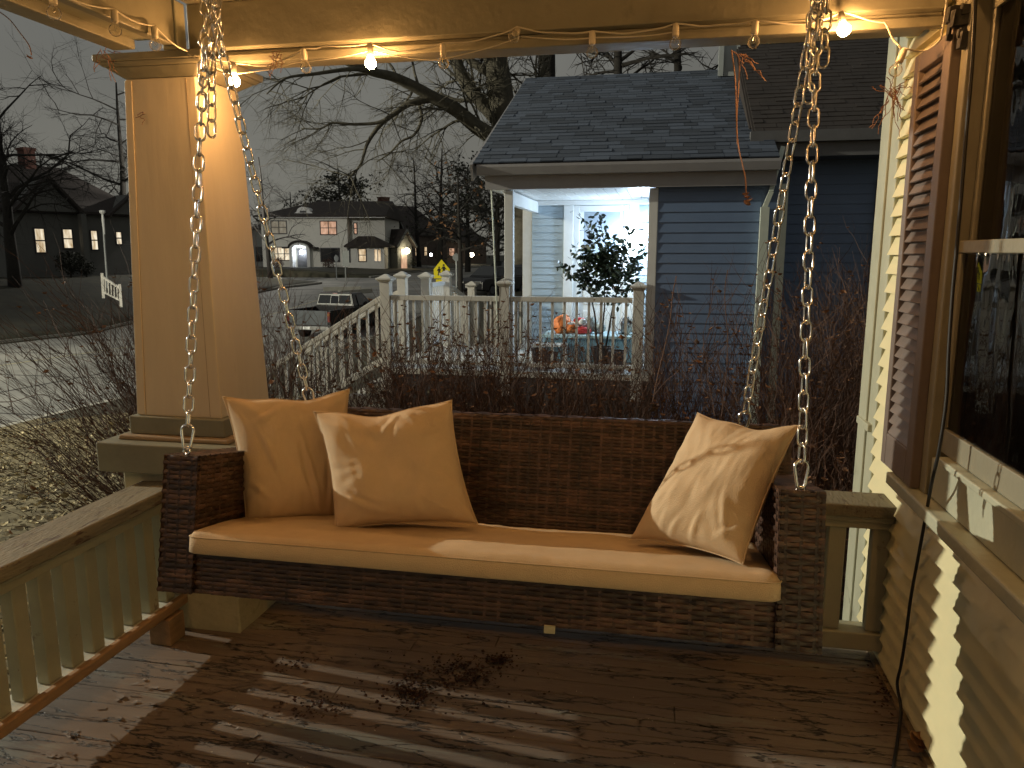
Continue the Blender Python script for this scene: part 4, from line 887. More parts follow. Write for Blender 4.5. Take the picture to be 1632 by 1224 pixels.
b = MB(); blob(b, (c.x+.02, 10.05, .50), .135, 3, (1.0,.8,.95)); blob(b, (c.x+.16, 10.0, .47), .085, 6, (1.1,.8,.9)); tag(b.build('orange_bag', M['orange'], smooth=True), 'crumpled orange patterned bag lying on the blue storage bench', 'bag')
b = MB(); blob(b, (c.x+.31, 9.98, .435), .085, 9, (1.3,.8,.6)); blob(b, (c.x+.25, 10.1, .56), .06, 2, (1.3,.8,.6)); rd = b.build('red_cloth', M['red'], smooth=True); tag(rd, 'folded red cloth with white trim beside the orange bag on the bench', 'cloth')
b = MB(); blob(b, (c.x+.31, 9.96, .545), .045, 12, (1.2,.8,1)); blob(b, (c.x+.16, 9.93, .53), .035, 15, (1.5,.6,.5)); b.build('white_trim', M['white'], rd, smooth=True)
b = MB(); blob(b, (-.95, 10.15, .49), .12, 22, (1.1,.8,.9), .35); blob(b, (-.80, 10.12, .45), .08, 25, (1.1,.8,.9), .35); tag(b.build('grey_bundle', mat('grey_cloth', (.35,.40,.38), .8, var=.4, scale=12), smooth=True), 'grey crumpled bundle in the middle of the blue bench', 'bundle')
b = MB(); blob(b, (-.42, 10.1, .49), .11, 32, (.9,.8,1), .4); tag(b.build('dark_bundle', mat('dark_cloth', (.05,.06,.07), .8, var=.6, scale=14, col2=(.5,.55,.55), m2=(.5,.55), s2=9), smooth=True), 'dark bundle with white patches at the right end of the blue bench', 'bundle')
for (x, y, r0, h, lab) in ((-1.48,9.35,.10,.24,'dark round planter near the left end of the porch rail'), (-1.33,9.30,.085,.20,'smaller dark planter right of the first one behind the porch rail'), (-.50,9.32,.11,.24,'dark round planter holding soil near the right porch post')):
    t = empty('planter', (x, y, .02), lab, 'planter', 'planters on the neighbouring porch'); b = MB(); b.lathe((x,y,.021), [(r0*.72,0),(r0,h-.03),(r0*1.1,h-.03),(r0*1.1,h),(r0*.95,h),(r0*.93,h-.03)], 16); b.build('pot', M['pot'], t); b = MB(); b.lathe((x,y,.02+h-.045), [(r0*.9,0),(r0*.9,.012)], 16); b.build('soil', M['core'], t)
b = MB(); b.box(-1.62,-1.18,9.62,9.84,.25,.28); b.bar((-1.6,9.65,.021),(-1.6,9.65,.249),.03,.03); b.bar((-1.2,9.65,.021),(-1.2,9.65,.249),.03,.03); b.bar((-1.6,9.81,.021),(-1.6,9.81,.249),.03,.03); b.bar((-1.2,9.81,.021),(-1.2,9.81,.249),.03,.03); tag(b.build('low_table', M['white']), 'low white plant table on the neighbouring porch left of the bench', 'table')
# small tree in a pot behind the rail
ft = empty('potted_tree', (-.70, 9.5, .02), 'leafy potted ficus standing behind the porch rail, dark against the lamp', 'potted tree')
b = MB(); b.lathe((-.70,9.5,.021), [(.10,0),(.135,.22),(.148,.22),(.148,.26),(.125,.26),(.12,.22)], 16); b.build('pot', M['pot'], ft)
r_ = random.Random(31); b = MB(); tips = []
for (dx, sx) in ((-.03,-.16),(.03,.17),(0,.02)):
    base = Vector((-.70+dx, 9.5, .22)); topp = Vector((-.70+sx*1.5, 9.5+r_.uniform(-.08,.08), 1.42)); pth = wob(base, topp, 6, .02, r_); b.tube(smooth_path(pth, 3), [.014-.0005*k for k in range(19)], 6)
    for k in range(15):
        p0 = base.lerp(topp, r_.uniform(.60,1.0)); p1 = p0+Vector((r_.uniform(-.38,.38), r_.uniform(-.28,.28), r_.uniform(-.12,.52))); q = wob(p0, p1, 4, .02, r_); b.tube(q, [.006,.005,.004,.003,.002], 4); tips += q[1:]
b.build('trunk', M['barkdark'], ft)
b = MB()
def flatleaf(b, p, d, size, r_):
    d = d.normalized(); s = d.cross(Vector((r_.uniform(-1,1), r_.uniform(-1,1), r_.uniform(-1,1)))).normalized(); n_ = s.cross(d)
    V = [p, p+d*size*.3+s*size*.24+n_*size*.04, p+d*size*.65+s*size*.20+n_*size*.04, p+d*size-n_*size*.05, p+d*size*.65-s*size*.20+n_*size*.04, p+d*size*.3-s*size*.24+n_*size*.04, p+d*size*.5]
    b.add(V, [(0,1,6),(1,2,6),(2,3,6),(3,4,6),(4,5,6),(5,0,6)])
for k in range(1350):
    p = r_.choice(tips)+Vector((r_.gauss(0,.035), r_.gauss(0,.035), r_.gauss(0,.035))); flatleaf(b, p, Vector((r_.uniform(-1,1), r_.uniform(-1,1), r_.uniform(-.9,.5))), r_.uniform(.06,.10), r_)
b.build('foliage', M['leaf'], ft, smooth=False, fix=False)
# ================================================================== SHRUBS
def shrub(base, n, H, spread, lean, seed, label, leaves=40, thick=.0048, kids=(5,9), group='bare shrubs around the porches', leafm='deadleaf', bare=True):
    r_ = random.Random(seed); base = Vector(base); t = empty('bare_shrub', base, label, 'shrub', group); b = MB(); tips = []
    for k in range(n):
        a = r_.uniform(0, 2*math.pi); q = r_.random()**.5
        p = base+Vector((math.cos(a)*spread*.28*q, math.sin(a)*spread*.28*q, -.03))
        h = H*r_.uniform(.6, 1.15); out = Vector((math.cos(a)*spread*q*.75, math.sin(a)*spread*q*.75, 0))+Vector(lean)*r_.uniform(.3,1.1)
        pts = [p]; m = 7
        for i in range(1, m+1):
            s = i/m; pts.append(p+out*(s**1.35)+Vector((0,0,h*(s-.18*s*s*out.length/max(.3,h))))+Vector((r_.gauss(0,.030), r_.gauss(0,.030), r_.gauss(0,.016)))*min(1,s*3))
        r0 = thick*r_.uniform(.55, 1.1); b.tube(pts, [r0*(1-.78*i/m) for i in range(m+1)], 3, cap=False)
        for c in range(r_.randint(*kids)):
            i = r_.randint(2, m-1); o = pts[i].lerp(pts[i+1], r_.random()); d = (pts[i+1]-pts[i]).normalized()+Vector((r_.uniform(-.8,.8), r_.uniform(-.8,.8), r_.uniform(-.2,.5))); L = H*r_.uniform(.07,.26)
            w = wob(o, o+d.normalized()*L, 4, .012, r_); b.tube(w, [r0*.5,r0*.42,r0*.34,r0*.26,r0*.18], 3, cap=False); tips += w[2:]
            if r_.random() < .6:
                o2 = w[2]; d2 = d+Vector((r_.uniform(-.9,.9), r_.uniform(-.9,.9), r_.uniform(-.3,.5))); w2 = wob(o2, o2+d2.normalized()*L*.5, 3, .008, r_); b.tube(w2, [r0*.34,r0*.27,r0*.2,r0*.14], 3, cap=False); tips += w2[1:]
        tips.append(pts[-1])
    b.build('stems', M['twig'], t, fix=False)
    if leaves:
        l = MB()
        for k in range(leaves): leafmesh(l, r_.choice(tips)+Vector((r_.gauss(0,.01), r_.gauss(0,.01), r_.gauss(0,.01))), r_.uniform(.022,.045), r_, 1.1)
        l.build('leaves', M[leafm], t, fix=False)
    return t
G = -.6
SH = [((-2.35,4.25,G), 120, 1.55, .75, (-.15,.1,0), 'dense bare shrub just behind the left side of the pillar', 80),
      ((-2.65,3.95,G), 150, 1.62, .9, (-.95,.05,0), 'bare shrub of long twigs arching left over the lit ground beside the pillar', 70),
      ((-3.2,4.9,G), 120, 1.75, .9, (-.55,.1,0), 'bare shrub behind the arching one, in front of the street at the left', 60),
      ((-1.35,4.5,G), 120, 1.42, .60, (0,0,0), 'twiggy bare shrub right of the pillar, in front of the stair rail', 90),
      ((-1.95,4.75,G), 130, 1.35, .6, (0,0,0), 'dense bare shrub between the pillar and the stair rail', 110),
      ((-1.15,5.4,G), 120, 1.35, .6, (0,0,0), 'bare shrub with red leaves below the left half of the porch rail', 190),
      ((-1.75,5.6,G), 110, 1.30, .65, (0,0,0), 'bare shrub with reddish dry leaves below the capped corner post', 170),
      ((-.85,4.9,G), 120, 1.30, .60, (0,0,0), 'bare shrub in front of the middle of the white porch rail', 110),
      ((-.50,6.2,G), 100, 1.35, .60, (0,0,0), 'bare shrub close to the neighbouring deck, below the blue bench', 80),
      ((-.25,4.3,G), 120, 1.20, .60, (0,0,0), 'low bare shrub behind the middle of the swing back', 70),
      ((.25,5.0,G), 110, 1.55, .50, (0,0,0), 'tall bare shrub in front of the blue siding, with upright reddish shoots', 90),
      ((.70,4.4,G), 120, 1.45, .50, (0,0,0), 'dark bare shrub behind the right pillow near the downspouts', 90),
      ((1.15,4.9,G), 150, 1.75, .55, (0,0,0), 'dense dark shrub beside the house corner at the right', 200),
      ((1.55,6.0,G), 110, 1.75, .55, (0,0,0), 'dark bare shrub against the recessed siding at the right', 120),
      ((.72,3.55,G), 70, 1.15, .32, (0,0,0), 'small bare shrub right behind the end railing near the house corner', 60)]
for i, (bs, n, H, sp, ln, lab, lv) in enumerate(SH):
    bs = (bs[0], bs[1], zg(bs[0], bs[1])); shrub(bs, int(n*1.35), H*1.05, sp, ln, 40+i, lab, int(lv*2.6))
# a few long single shoots and the two hanging leaves seen against the neighbour
r_ = random.Random(77)
for (pts, Y, lab) in (([(1040,640),(1048,600),(1060,550),(1068,510),(1072,470),(1078,440)], 3.3, 'long bare shoot behind the swing back holding a curled dry leaf'), ([(1150,665),(1160,560),(1155,470),(1160,430)],3.9,'thin upright shoot before the blue siding, right of the leaf bearing one'), ([(120,800),(150,720),(110,640),(60,560),(38,572)],3.6,'single long shoot arching left over the lit road'), ([(260,790),(160,700),(80,632),(20,640),(-10,640)],3.5,'low long shoot reaching to the left edge over the lit leaves')):
    b = MB(); b.tube(smooth_path([at(x,y,Y) for x,y in pts]), .0022, 4)
    if pts[0][0] == 1040:
        for k in range(4): leafmesh(b, at(1043,652,3.3)+Vector((r_.uniform(-.01,.01),0,r_.uniform(-.012,.012))), .045, r_, 1.2)
    tag(b.build('long_shoot', M['twig'], fix=False), lab, 'shoot')
# ================================================================== TREES
def grow(b, p, d, L, r, depth, r_, droop, kids, out):
    n = 5; pts = [p.copy()]; dd = d.copy()
    for i in range(n):
        dd = (dd+Vector((r_.gauss(0,.16), r_.gauss(0,.16), r_.gauss(0,.14)-droop))).normalized(); pts.append(pts[-1]+dd*(L/n))
    b.tube(pts, [r*(1-.75*i/n) for i in range(n+1)], 3 if depth < 2 else 5, cap=False)
    out.append(pts[-1])
    if depth <= 0: return
    for c in range(kids[min(depth, len(kids)-1)]):
        i = r_.randint(1, n-1); o = pts[i].lerp(pts[i+1], r_.random()); dv = (pts[i+1]-pts[i]).normalized()
        nd = (dv+Vector((r_.gauss(0,.75), r_.gauss(0,.75), r_.gauss(0,.5)))).normalized(); grow(b, o, nd, L*r_.uniform(.42,.72), r*.45, depth-1, r_, droop, kids, out)
def tree(loc, H, r0, label, seed, m='barkdark', spread=1.0, levels=3, kids=(0,5,5,4), nl=9, droop=.02, leaves=0, leafm='darkleaf', lsize=.3, name='bare_tree', cat='tree', lo=.25, group=None):
    r_ = random.Random(seed); loc = Vector(loc); t = empty(name, loc, label, cat, group); b = MB(); top = loc+Vector((r_.uniform(-.05,.05)*H, r_.uniform(-.05,.05)*H, H*.95)); pts = wob(loc-Vector((0,0,.3)), top, 7, .03*H/8, r_)
    b.tube(pts, [r0*(1-.9*i/7)+.02 for i in range(8)], 8); b.build('trunk', M[m], t, smooth=True)
    b = MB(); out = []
    for k in range(nl):
        s = lo+(.95-lo)*(k+r_.random())/nl; i = min(6, int(s*7)); o = pts[i].lerp(pts[i+1], s*7-i); a = k*2.4+r_.uniform(-.5,.5); el = r_.uniform(.1,.9)
        d = Vector((math.cos(a)*math.cos(el), math.sin(a)*math.cos(el), math.sin(el))); grow(b, o, d, H*spread*(.52-.30*s)*r_.uniform(.8,1.2), r0*.42*(1-s*.7)+.012, levels, r_, droop, kids, out)
    b.build('crown', M[m], t, fix=False)
    if leaves:
        l = MB()
        for k in range(leaves):
            p = r_.choice(out)+Vector((r_.gauss(0,.35), r_.gauss(0,.35), r_.gauss(0,.35)))*lsize*2; flatleaf(l, p, Vector((r_.uniform(-1,1), r_.uniform(-1,1), r_.uniform(-1,.6))), lsize*r_.uniform(.6,1.3), r_)
        l.build('foliage', M[leafm], t, fix=False)
    return t
# the big tree behind the neighbour's roof: limbs follow what can be seen
bt = empty('big_tree', (-4.4, 21.5, -.6), 'large bare grey tree behind the shingled roof, limbs reaching left', 'tree')
def limb(b, px, D, r0, r1, r_, kids, L, droop, out, dD=0, lev=2):
    n = len(px); pts = [atr(x, y, D+dD*i/max(1,n-1)) for i, (x, y) in enumerate(px)]; sp = smooth_path(pts, 4); m = len(sp); b.tube(sp, [r0+(r1-r0)*i/(m-1) for i in range(m)], 8, cap=True)
    for k in range(kids):
        i = r_.randint(m//5, m-2); d = (sp[i+1]-sp[i]).normalized(); nd = (d*.6+Vector((r_.gauss(0,.7), r_.gauss(0,.6), r_.gauss(-.05,.6)))).normalized(); grow(tw, sp[i], nd, L*r_.uniform(.5,1.1), min(r1*.45,.035)+.006, lev, r_, droop, (0,6,7,5), out)
r_ = random.Random(5); b = MB(); tw = MB(); out = []; D = 20
limb(b, [(842,420),(830,300),(812,235),(800,170),(792,110),(778,40)], D, .44, .28, r_, 6, 2.2, .02, out)
limb(b, [(815,235),(785,218),(757,200),(728,176),(695,158),(660,138),(625,122),(590,114),(545,96)], D, .24, .07, r_, 13, 2.1, .07, out, -2)
limb(b, [(792,190),(772,168),(752,145),(735,118),(722,80),(712,30)], D, .19, .13, r_, 7, 2.0, .02, out)
limb(b, [(690,158),(655,164),(630,180),(605,200),(585,230),(575,262),(555,285)], D-1, .085, .02, r_, 12, 1.7, .05, out, -1)
limb(b, [(668,166),(672,190),(660,215),(640,225),(620,245),(600,258)], D-1, .045, .015, r_, 8, 1.2, .06, out)
limb(b, [(622,186),(600,196),(560,198),(530,196),(510,205),(480,205)], D-2, .045, .012, r_, 10, 1.2, .05, out)
limb(b, [(745,180),(715,158),(690,162)], D, .06, .04, r_, 3, 1.3, .05, out)
limb(b, [(590,114),(560,110),(500,118),(455,125),(425,150)], D-2, .06, .012, r_, 13, 1.4, .08, out, -1)
limb(b, [(800,130),(770,110),(745,90),(735,40)], D, .13, .08, r_, 5, 1.8, .02, out)
limb(b, [(700,150),(730,160),(760,158),(780,150)], D, .05, .03, r_, 3, 1.2, .03, out)
limb(b, [(795,200),(830,190),(850,150),(870,100)], D+1, .10, .05, r_, 8, 1.8, .0, out)
b.build('trunk', M['bark'], bt, smooth=True); tw.build('crown', M['bark'], bt, fix=False)
# trunks just behind the roof ridge
for (x, w, lab, sd) in ((862,30,'dark thick trunk rising behind the middle of the shingled roof ridge',2), (990,14,'slender dark tree behind the roof ridge, its fork just below the beam',3), (1085,12,'thin bare tree behind the right part of the roof ridge',4)):
    p = atr(x, 130, 25); g = Vector((p.x, p.y, -.5)); t = empty('bare_tree', g, lab, 'tree'); r_ = random.Random(sd); b = MB(); pts = wob(g, atr(x+r_.uniform(-10,10), 60, 25), 6, .05, r_)+[atr(x-18, -60, 25)]; R0 = w/2/1200*25; b.tube(pts, [R0*(1.15-.05*i) for i in range(len(pts))], 8); b.build('trunk', M['barkdark'], t, smooth=True)
    b = MB(); o_ = []
    for k in range(12): grow(b, atr(x, r_.uniform(40,150), 25), Vector((r_.uniform(-1,1), r_.uniform(-.4,.4), r_.uniform(-.1,.9))).normalized(), r_.uniform(1.0,2.4), .06, 2, r_, .01, (0,5,5), o_)
    b.build('crown', M['barkdark'], t, fix=False)
def gz(x, y): return zg(x, y)
def tr(x, D, ytop, r0, label, seed, **k):
    p = atr(x, 420, D); z = gz(p.x, p.y); top = atr(x, ytop, D).z; return tree((p.x, p.y, z), top-z, r0, label, seed, **k)
tr(20, 44, 130, .30, 'bare tree at the far left edge beside the dark cottage', 61, spread=1.05, nl=13, kids=(0,6,6,4))
tr(205, 62, 120, .30, 'bare spreading tree behind the pillar, over the dark cottage roof', 62, spread=1.1, nl=14, kids=(0,6,6,4))
tr(85, 66, 240, .2, 'smaller bare tree behind the dark cottage chimney', 63, spread=1.1, nl=10, kids=(0,6,5,4))
tr(545, 92, 262, .3, 'bushy olive tree behind the white house roof', 64, leaves=3200, leafm='darkleaf', lsize=.36, name='leafy_tree', spread=.85, nl=12)
tr(470, 100, 300, .25, 'low bare tree behind the left part of the white house', 65, nl=10)
tr(430, 60, 240, .2, 'thin bare tree just right of the pillar in the distance', 66, nl=9, spread=.8)
tr(668, 88, 240, .28, 'tall bare tree beside the gabled house with the bright porch lamp', 67, nl=13, kids=(0,5,5,4), spread=.8)
tr(700, 70, 225, .3, 'tall bare tree above the yellow crossing sign', 68, nl=14, kids=(0,5,5,4), spread=.75)
tr(745, 75, 258, .3, 'dark tangled tree left of the neighbouring porch roof', 69, leaves=1300, leafm='darkleaf', lsize=.35, spread=.9, nl=17, kids=(0,6,6,5))
tr(790, 60, 262, .3, 'dark tangled tree partly hidden by the neighbouring porch post', 70, leaves=1300, leafm='darkleaf', lsize=.3, spread=.95, nl=17, kids=(0,6,6,5))
tr(735, 30, 268, .12, 'young tree with a few pale leaves in front of the dark trees', 71, leaves=120, leafm='deadleaf', lsize=.16, name='leafy_tree', spread=.7, nl=9, lo=.5)
# ================================================================== HOUSES
def mats4(o): return o
class Frame:
    def __init__(s, o, u): s.o = Vector(o); s.u = Vector((u[0],u[1],0)).normalized(); s.n = Vector((-s.u.y, s.u.x, 0))
    def __call__(s, a, d, z): return s.o+s.u*a+s.n*d+Vector((0,0,z))
def fbox(b, F, a0, a1, d0, d1, z0, z1): b.hexa([F(a0,d0,z0),F(a1,d0,z0),F(a1,d1,z0),F(a0,d1,z0),F(a0,d0,z1),F(a1,d0,z1),F(a1,d1,z1),F(a0,d1,z1)])
def fclap(b, F, a0, a1, d, z0, z1, ex=.2, lap=.03):
    z = z0
    while z < z1-1e-3:
        zt = min(z+ex, z1); b.extrude([F(a0,d,z), F(a0,d-lap,z), F(a0,d-.003,zt), F(a0,d,zt)], F.u*(a1-a0)); z = zt
def window(F, root, a0, a1, z0, z1, d, glass, frame=M['darktrim'], nv=2, nh_=2, w=.09, wall=None):
    b = MB(); fbox(b, F, a0, a1, d-.06, d-.002, z0, z0+w); fbox(b, F, a0, a1, d-.06, d-.002, z1-w, z1); fbox(b, F, a0, a0+w, d-.06, d-.002, z0+w+.001, z1-w-.001); fbox(b, F, a1-w, a1, d-.06, d-.002, z0+w+.001, z1-w-.001)
    for k in range(1, nv): x = a0+(a1-a0)*k/nv; fbox(b, F, x-w*.45, x+w*.45, d-.055, d-.003, z0+w+.001, z1-w-.001)
    f = b.build('window', frame, root)
    for k in range(1, nh_):
        b = MB(); z = z0+(z1-z0)*k/nh_; fbox(b, F, a0+w, a1-w, d-.045, d-.035, z-.035, z+.035); b.build('glazing_bar', frame, f)
    b = MB(); fbox(b, F, a0+.03, a1-.03, d-.03, d-.012, z0+.03, z1-.03); b.build('pane', glass, f)
# --- white house
C0 = atr(556, 430.5, 78); Fw = Frame(C0, (.984,.172)); Lf = 8.6
wh = empty('house', C0-Fw.u*4, 'white two storey house across the corner with lit windows and an arched entry', 'house')
pxm = lambda x: (x-556)/126*Lf           # picture width of the front to metres
zpx = lambda y: (430.5-y)/1200*78
EH = zpx(351)
b = MB(); fbox(b, Fw, -Lf, 0, 0, 10, -.6, EH); fclap(b, Fw, -Lf, 0, 0, -.3, EH); fbox(b, Fw, 0, 3.5, 1.2, 10, -.6, EH); b.build('wall', M['whiteside'], wh)
b = MB(); fbox(b, Fw, 0.0, 3.7, -.5, 1.19, -.6, 2.25); b.build('sunroom_wall', M['whiteside'], wh)
RH = zpx(322)
def hip(b, F, a0, a1, d0, d1, z0, z1, i0, i1):
    dm = (d0+d1)/2; v = [F(a0,d0,z0),F(a1,d0,z0),F(a1,d1,z0),F(a0,d1,z0),F(a0+i0,dm,z1),F(a1-i1,dm,z1),F(a0,d0,z0-.16),F(a1,d0,z0-.16),F(a1,d1,z0-.16),F(a0,d1,z0-.16)]
    b.add(v, [(0,1,5,4),(1,2,5),(2,3,4,5),(3,0,4),(6,9,8,7),(0,6,7,1),(1,7,8,2),(2,8,9,3),(3,9,6,0)])
b = MB(); hip(b, Fw, -Lf-.5, 4.0, -.6, 10.5, EH+.16, RH, 5.0, .3); rf = b.build('roof', M['roofdark'], wh)
b = MB(); fbox(b, Fw, -Lf-.48, 3.9, -.58, -.50, EH-.06, EH+.0); b.build('fascia', M['white'], rf)
b = MB(); hip(b, Fw, -.2, 4.4, -1.0, 1.6, 2.40, 3.35, 1.2, 1.8); b.build('sunroom_roof', M['roofdark'], wh)
def brow(cx, w, z0, h, d, root, nm, m, dd=.5):
    b = MB(); P = [Fw(cx-w/2, d, z0)]+[Fw(cx-w*.32*math.cos(math.pi*k/10)*1.0, d, z0+h*(.35+.65*math.sin(math.pi*k/10))) for k in range(11)]+[Fw(cx+w/2, d, z0)]; b.extrude(P, Fw.n*dd); return b.build(nm, m, root)
dm_ = brow(pxm(492), 2.1, zpx(346), zpx(335)-zpx(346), .2, wh, 'dormer', M['white'], 1.5)
b = MB(); fbox(b, Fw, pxm(487), pxm(496), .17, .195, zpx(344), zpx(341)); b.build('vent', M['darktrim'], dm_)
window(Fw, wh, pxm(444), pxm(468), zpx(376), zpx(355.5), 0, M['litdim'], nv=2)
window(Fw, wh, pxm(516), pxm(541), zpx(377.5), zpx(356), 0, M['litorange'], nv=2)
window(Fw, wh, pxm(443), pxm(472), zpx(416.5), zpx(395), 0, M['litpale'], nv=3)
window(Fw, wh, pxm(515), pxm(544), zpx(418.5), zpx(396.5), 0, M['darkglass'], nv=1, nh_=1)
window(Fw, wh, 0.35, .75, zpx(376), zpx(358), 1.2, M['litorange'], nv=1)
window(Fw, wh, 1.1, 1.95, zpx(418), zpx(397.5), -.5, M['litwarm'], nv=1)
window(Fw, wh, 2.65, 3.45, zpx(418), zpx(398), -.5, M['litwarm'], frame=M['white'], nv=2, nh_=1)
window(Fw, wh, .05, .35, zpx(419), zpx(397), -.5, M['darkglass'], nv=1)
# arched entry
a0, a1 = pxm(474), pxm(504); ac = (a0+a1)/2
b = MB(); fbox(b, Fw, a0, a0+.30, -1.1, -.04, 0, 2.1); fbox(b, Fw, a1-.30, a1, -1.1, -.04, 0, 2.1); P = [Fw(ac-.98*math.cos(math.pi*k/14), -1.1, 2.101+.58*math.sin(math.pi*k/14)) for k in range(15)]+[Fw(ac+.70*math.cos(math.pi*k/14), -1.1, 2.101+.38*math.sin(math.pi*k/14)) for k in range(15)]; b.extrude(P, Fw.n*1.06); en = b.build('entry', M['white'], wh)
b = MB(); P = [Fw(ac-1.7,-1.2,2.12)]+[Fw(ac-1.06*math.cos(math.pi*k/14), -1.2, 2.16+.62*math.sin(math.pi*k/14)) for k in range(15)]+[Fw(ac+1.7,-1.2,2.12)]+[Fw(ac+1.7,-1.2,2.24)]+[Fw(ac+1.10*math.cos(math.pi*k/14), -1.2, 2.27+.66*math.sin(math.pi*k/14)) for k in range(15)]+[Fw(ac-1.7,-1.2,2.24)]; b.extrude(P, Fw.n*1.1); b.build('entry_roof', M['roofdark'], en)
b = MB(); fbox(b, Fw, ac-.52, ac+.52, -.12, -.05, .05, 2.1); dr = b.build('door', M['darktrim'], wh)
b = MB(); fbox(b, Fw, a0-.5, a1+.7, -2.0, -.05, -.5, .0); fbox(b, Fw, a0-1.4, a1+1.2, -2.8, -2.01, -.6, -.16); b.build('steps', M['concrete'], wh)
p = Fw(ac+.05, -.5, 1.75); l_ = empty('entry_lamp', p, 'bright white lamp hanging in the arched entry of the white house', 'lamp'); b = MB(); b.lathe(p, [(.07,-.2),(.15,-.1),(.16,.1),(.08,.2)], 10); b.build('globe', glow('entry_glow', (.85,.92,1), 55), l_, smooth=True); b = MB(); b.tube([p+Vector((0,0,.2)), p+Vector((0,0,.6))], .02, 5); b.build('stem', M['black'], l_)
# gabled wing at its right, with balcony, and the dark houses beyond
def simple_house(o, u, L, Dp, H, RHt, label, wall, wins, roofm='roofdark', gable=True, chim=None, eave=.4, clap=True):
    F = Frame(o, u); h = empty('house', o, label, 'house'); b = MB(); fbox(b, F, 0, L, 0, Dp, -1.0, H)
    if clap: fclap(b, F, 0, L, 0, -.2, H, ex=.16)
    b.build('wall', M[wall], h); b = MB()
    if gable == 'front':
        b.add([F(-eave,-eave,H-.05),F(L/2,-eave,RHt),F(L+eave,-eave,H-.05),F(-eave,Dp+eave,H-.05),F(L/2,Dp+eave,RHt),F(L+eave,Dp+eave,H-.05),F(-eave,-eave,H-.25),F(L/2,-eave,RHt-.25),F(L+eave,-eave,H-.25),F(-eave,Dp+eave,H-.25),F(L/2,Dp+eave,RHt-.25),F(L+eave,Dp+eave,H-.25)], [(0,1,4,3),(1,2,5,4),(6,9,10,7),(7,10,11,8),(0,6,7,1),(1,7,8,2),(3,4,10,9),(4,5,11,10),(0,3,9,6),(2,8,11,5)])
        r = b.build('roof', M[roofm], h); b = MB(); b.extrude([F(0,0,H+.001), F(L/2,0,RHt-.3), F(L,0,H+.001)], F.n*.2); b.build('gable', M[wall], h)
        b = MB(); b.bar(F(-eave,-eave-.03,H-.15), F(L/2,-eave-.03,RHt-.10), .06, .2); b.bar(F(L+eave,-eave-.03,H-.15), F(L/2,-eave-.03,RHt-.10), .06, .2); b.build('bargeboard', M['greyside'], r)
    else:
        hip(b, F, -eave, L+eave, -eave, Dp+eave, H+.16, RHt, gable if not isinstance(gable, bool) else .3, gable if not isinstance(gable, bool) else .3); r = b.build('roof', M[roofm], h)
    if chim: b = MB(); fbox(b, F, chim[0], chim[1], Dp*.45, Dp*.45+.9, H, chim[2]); fbox(b, F, chim[0]-.06, chim[1]+.06, Dp*.45-.06, Dp*.45+.96, chim[2]+.001, chim[2]+.15); b.build('chimney', M['brick'], r)
    for (a0, a1, z0, z1, g) in wins: window(F, h, a0, a1, z0, z1, -.03 if clap else 0, M[g], frame=M['darktrim'], nv=1, w=.07)
    return h, F
def px_house(x0, x1, yb, D, skew, **k):
    p, q = atr(x0, yb, D), atr(x1, yb, D*(1+skew)); return p, (q-p), (Vector((q.x-p.x, q.y-p.y, 0))).length
o, u, L = px_house(606, 640, 428, 84, .05); sc = 84/1200
simple_house(o, u, L, 9, (428-372)*sc, (428-326)*sc, 'dark gabled wing beside the white house, its bargeboard catching light', 'greyside', [(L*.30,L*.45,(428-388)*sc,(428-362)*sc,'darkglass')], gable='front')
o, u, L = px_house(648, 712, 428, 96, .05); sc = 96/1200
h3, F3 = simple_house(o, u, L, 10, (428-378)*sc, (428-328)*sc, 'dark steep roofed house with a tall chimney behind the crossing sign', 'brownside', [(L*.20,L*.30,(428-409)*sc,(428-394)*sc,'litwarm'), (L*.42,L*.50,(428-409)*sc,(428-394)*sc,'litwarm')], gable=1.5, chim=(L*.02,L*.2,(428-318)*sc))
o, u, L = px_house(634, 657, 430, 80, .02); sc = 80/1200
hp, FP = simple_house(o, u, L, 4, (429-392)*sc, (429-366)*sc, 'small gabled entrance porch with a very bright warm lamp', 'greyside', [], gable='front')
b = MB(); fbox(b, FP, L*.22, L*.62, -.06, -.035, .1, 2.1); b.build('lit_recess', M['litorange'], hp)
p = FP(L*.42, -.5, (429-400)*sc); l_ = empty('entrance_lamp', p, 'very bright warm lamp at the small gabled entrance, right of the white house', 'lamp'); b = MB(); blob(b, p, .30, 1, amp=0, n=8); b.build('globe', glow('warm_glow', (1,.82,.5), 20), l_, smooth=True); b = MB(); b.tube([p+Vector((0,0,.2)), p+Vector((0,0,.7))], .02, 5); b.build('stem', M['black'], l_)
o, u, L = px_house(712, 775, 424, 112, .05); sc = 112/1200
h4, F4 = simple_house(o, u, L, 10, (424-386)*sc, (424-352)*sc, 'far house with two warm porch lamps left of the neighbouring porch', 'brownside', [(L*.05,L*.19,(424-409)*sc,(424-396)*sc,'litorange'), (L*.26,L*.30,(424-409)*sc,(424-396)*sc,'litorange')], gable=2.0)
for (x, y, r, lab) in ((752,406,.30,'bright warm porch lamp of the far house, the right and larger one'), (745,409,.2,'smaller warm porch lamp of the far house, left of the larger one'), (687,406,.17,'small white lamp beside the dark steep roofed house')):
    p = atr(x, y, 108 if x > 700 else 92); l_ = empty('far_lamp', p, lab, 'lamp'); b = MB(); blob(b, p, r, 1, amp=0, n=8); b.build('globe', glow('far_glow', (1,.85,.6) if x > 700 else (.95,.97,1), 30), l_, smooth=True); b = MB(); b.tube([p+Vector((0,0,.1)), p+Vector((0,.6,.5))], .03, 5); b.build('stem', M['black'], l_)
o, u, L = px_house(404, 428, 430, 84, -.02); sc = 84/1200
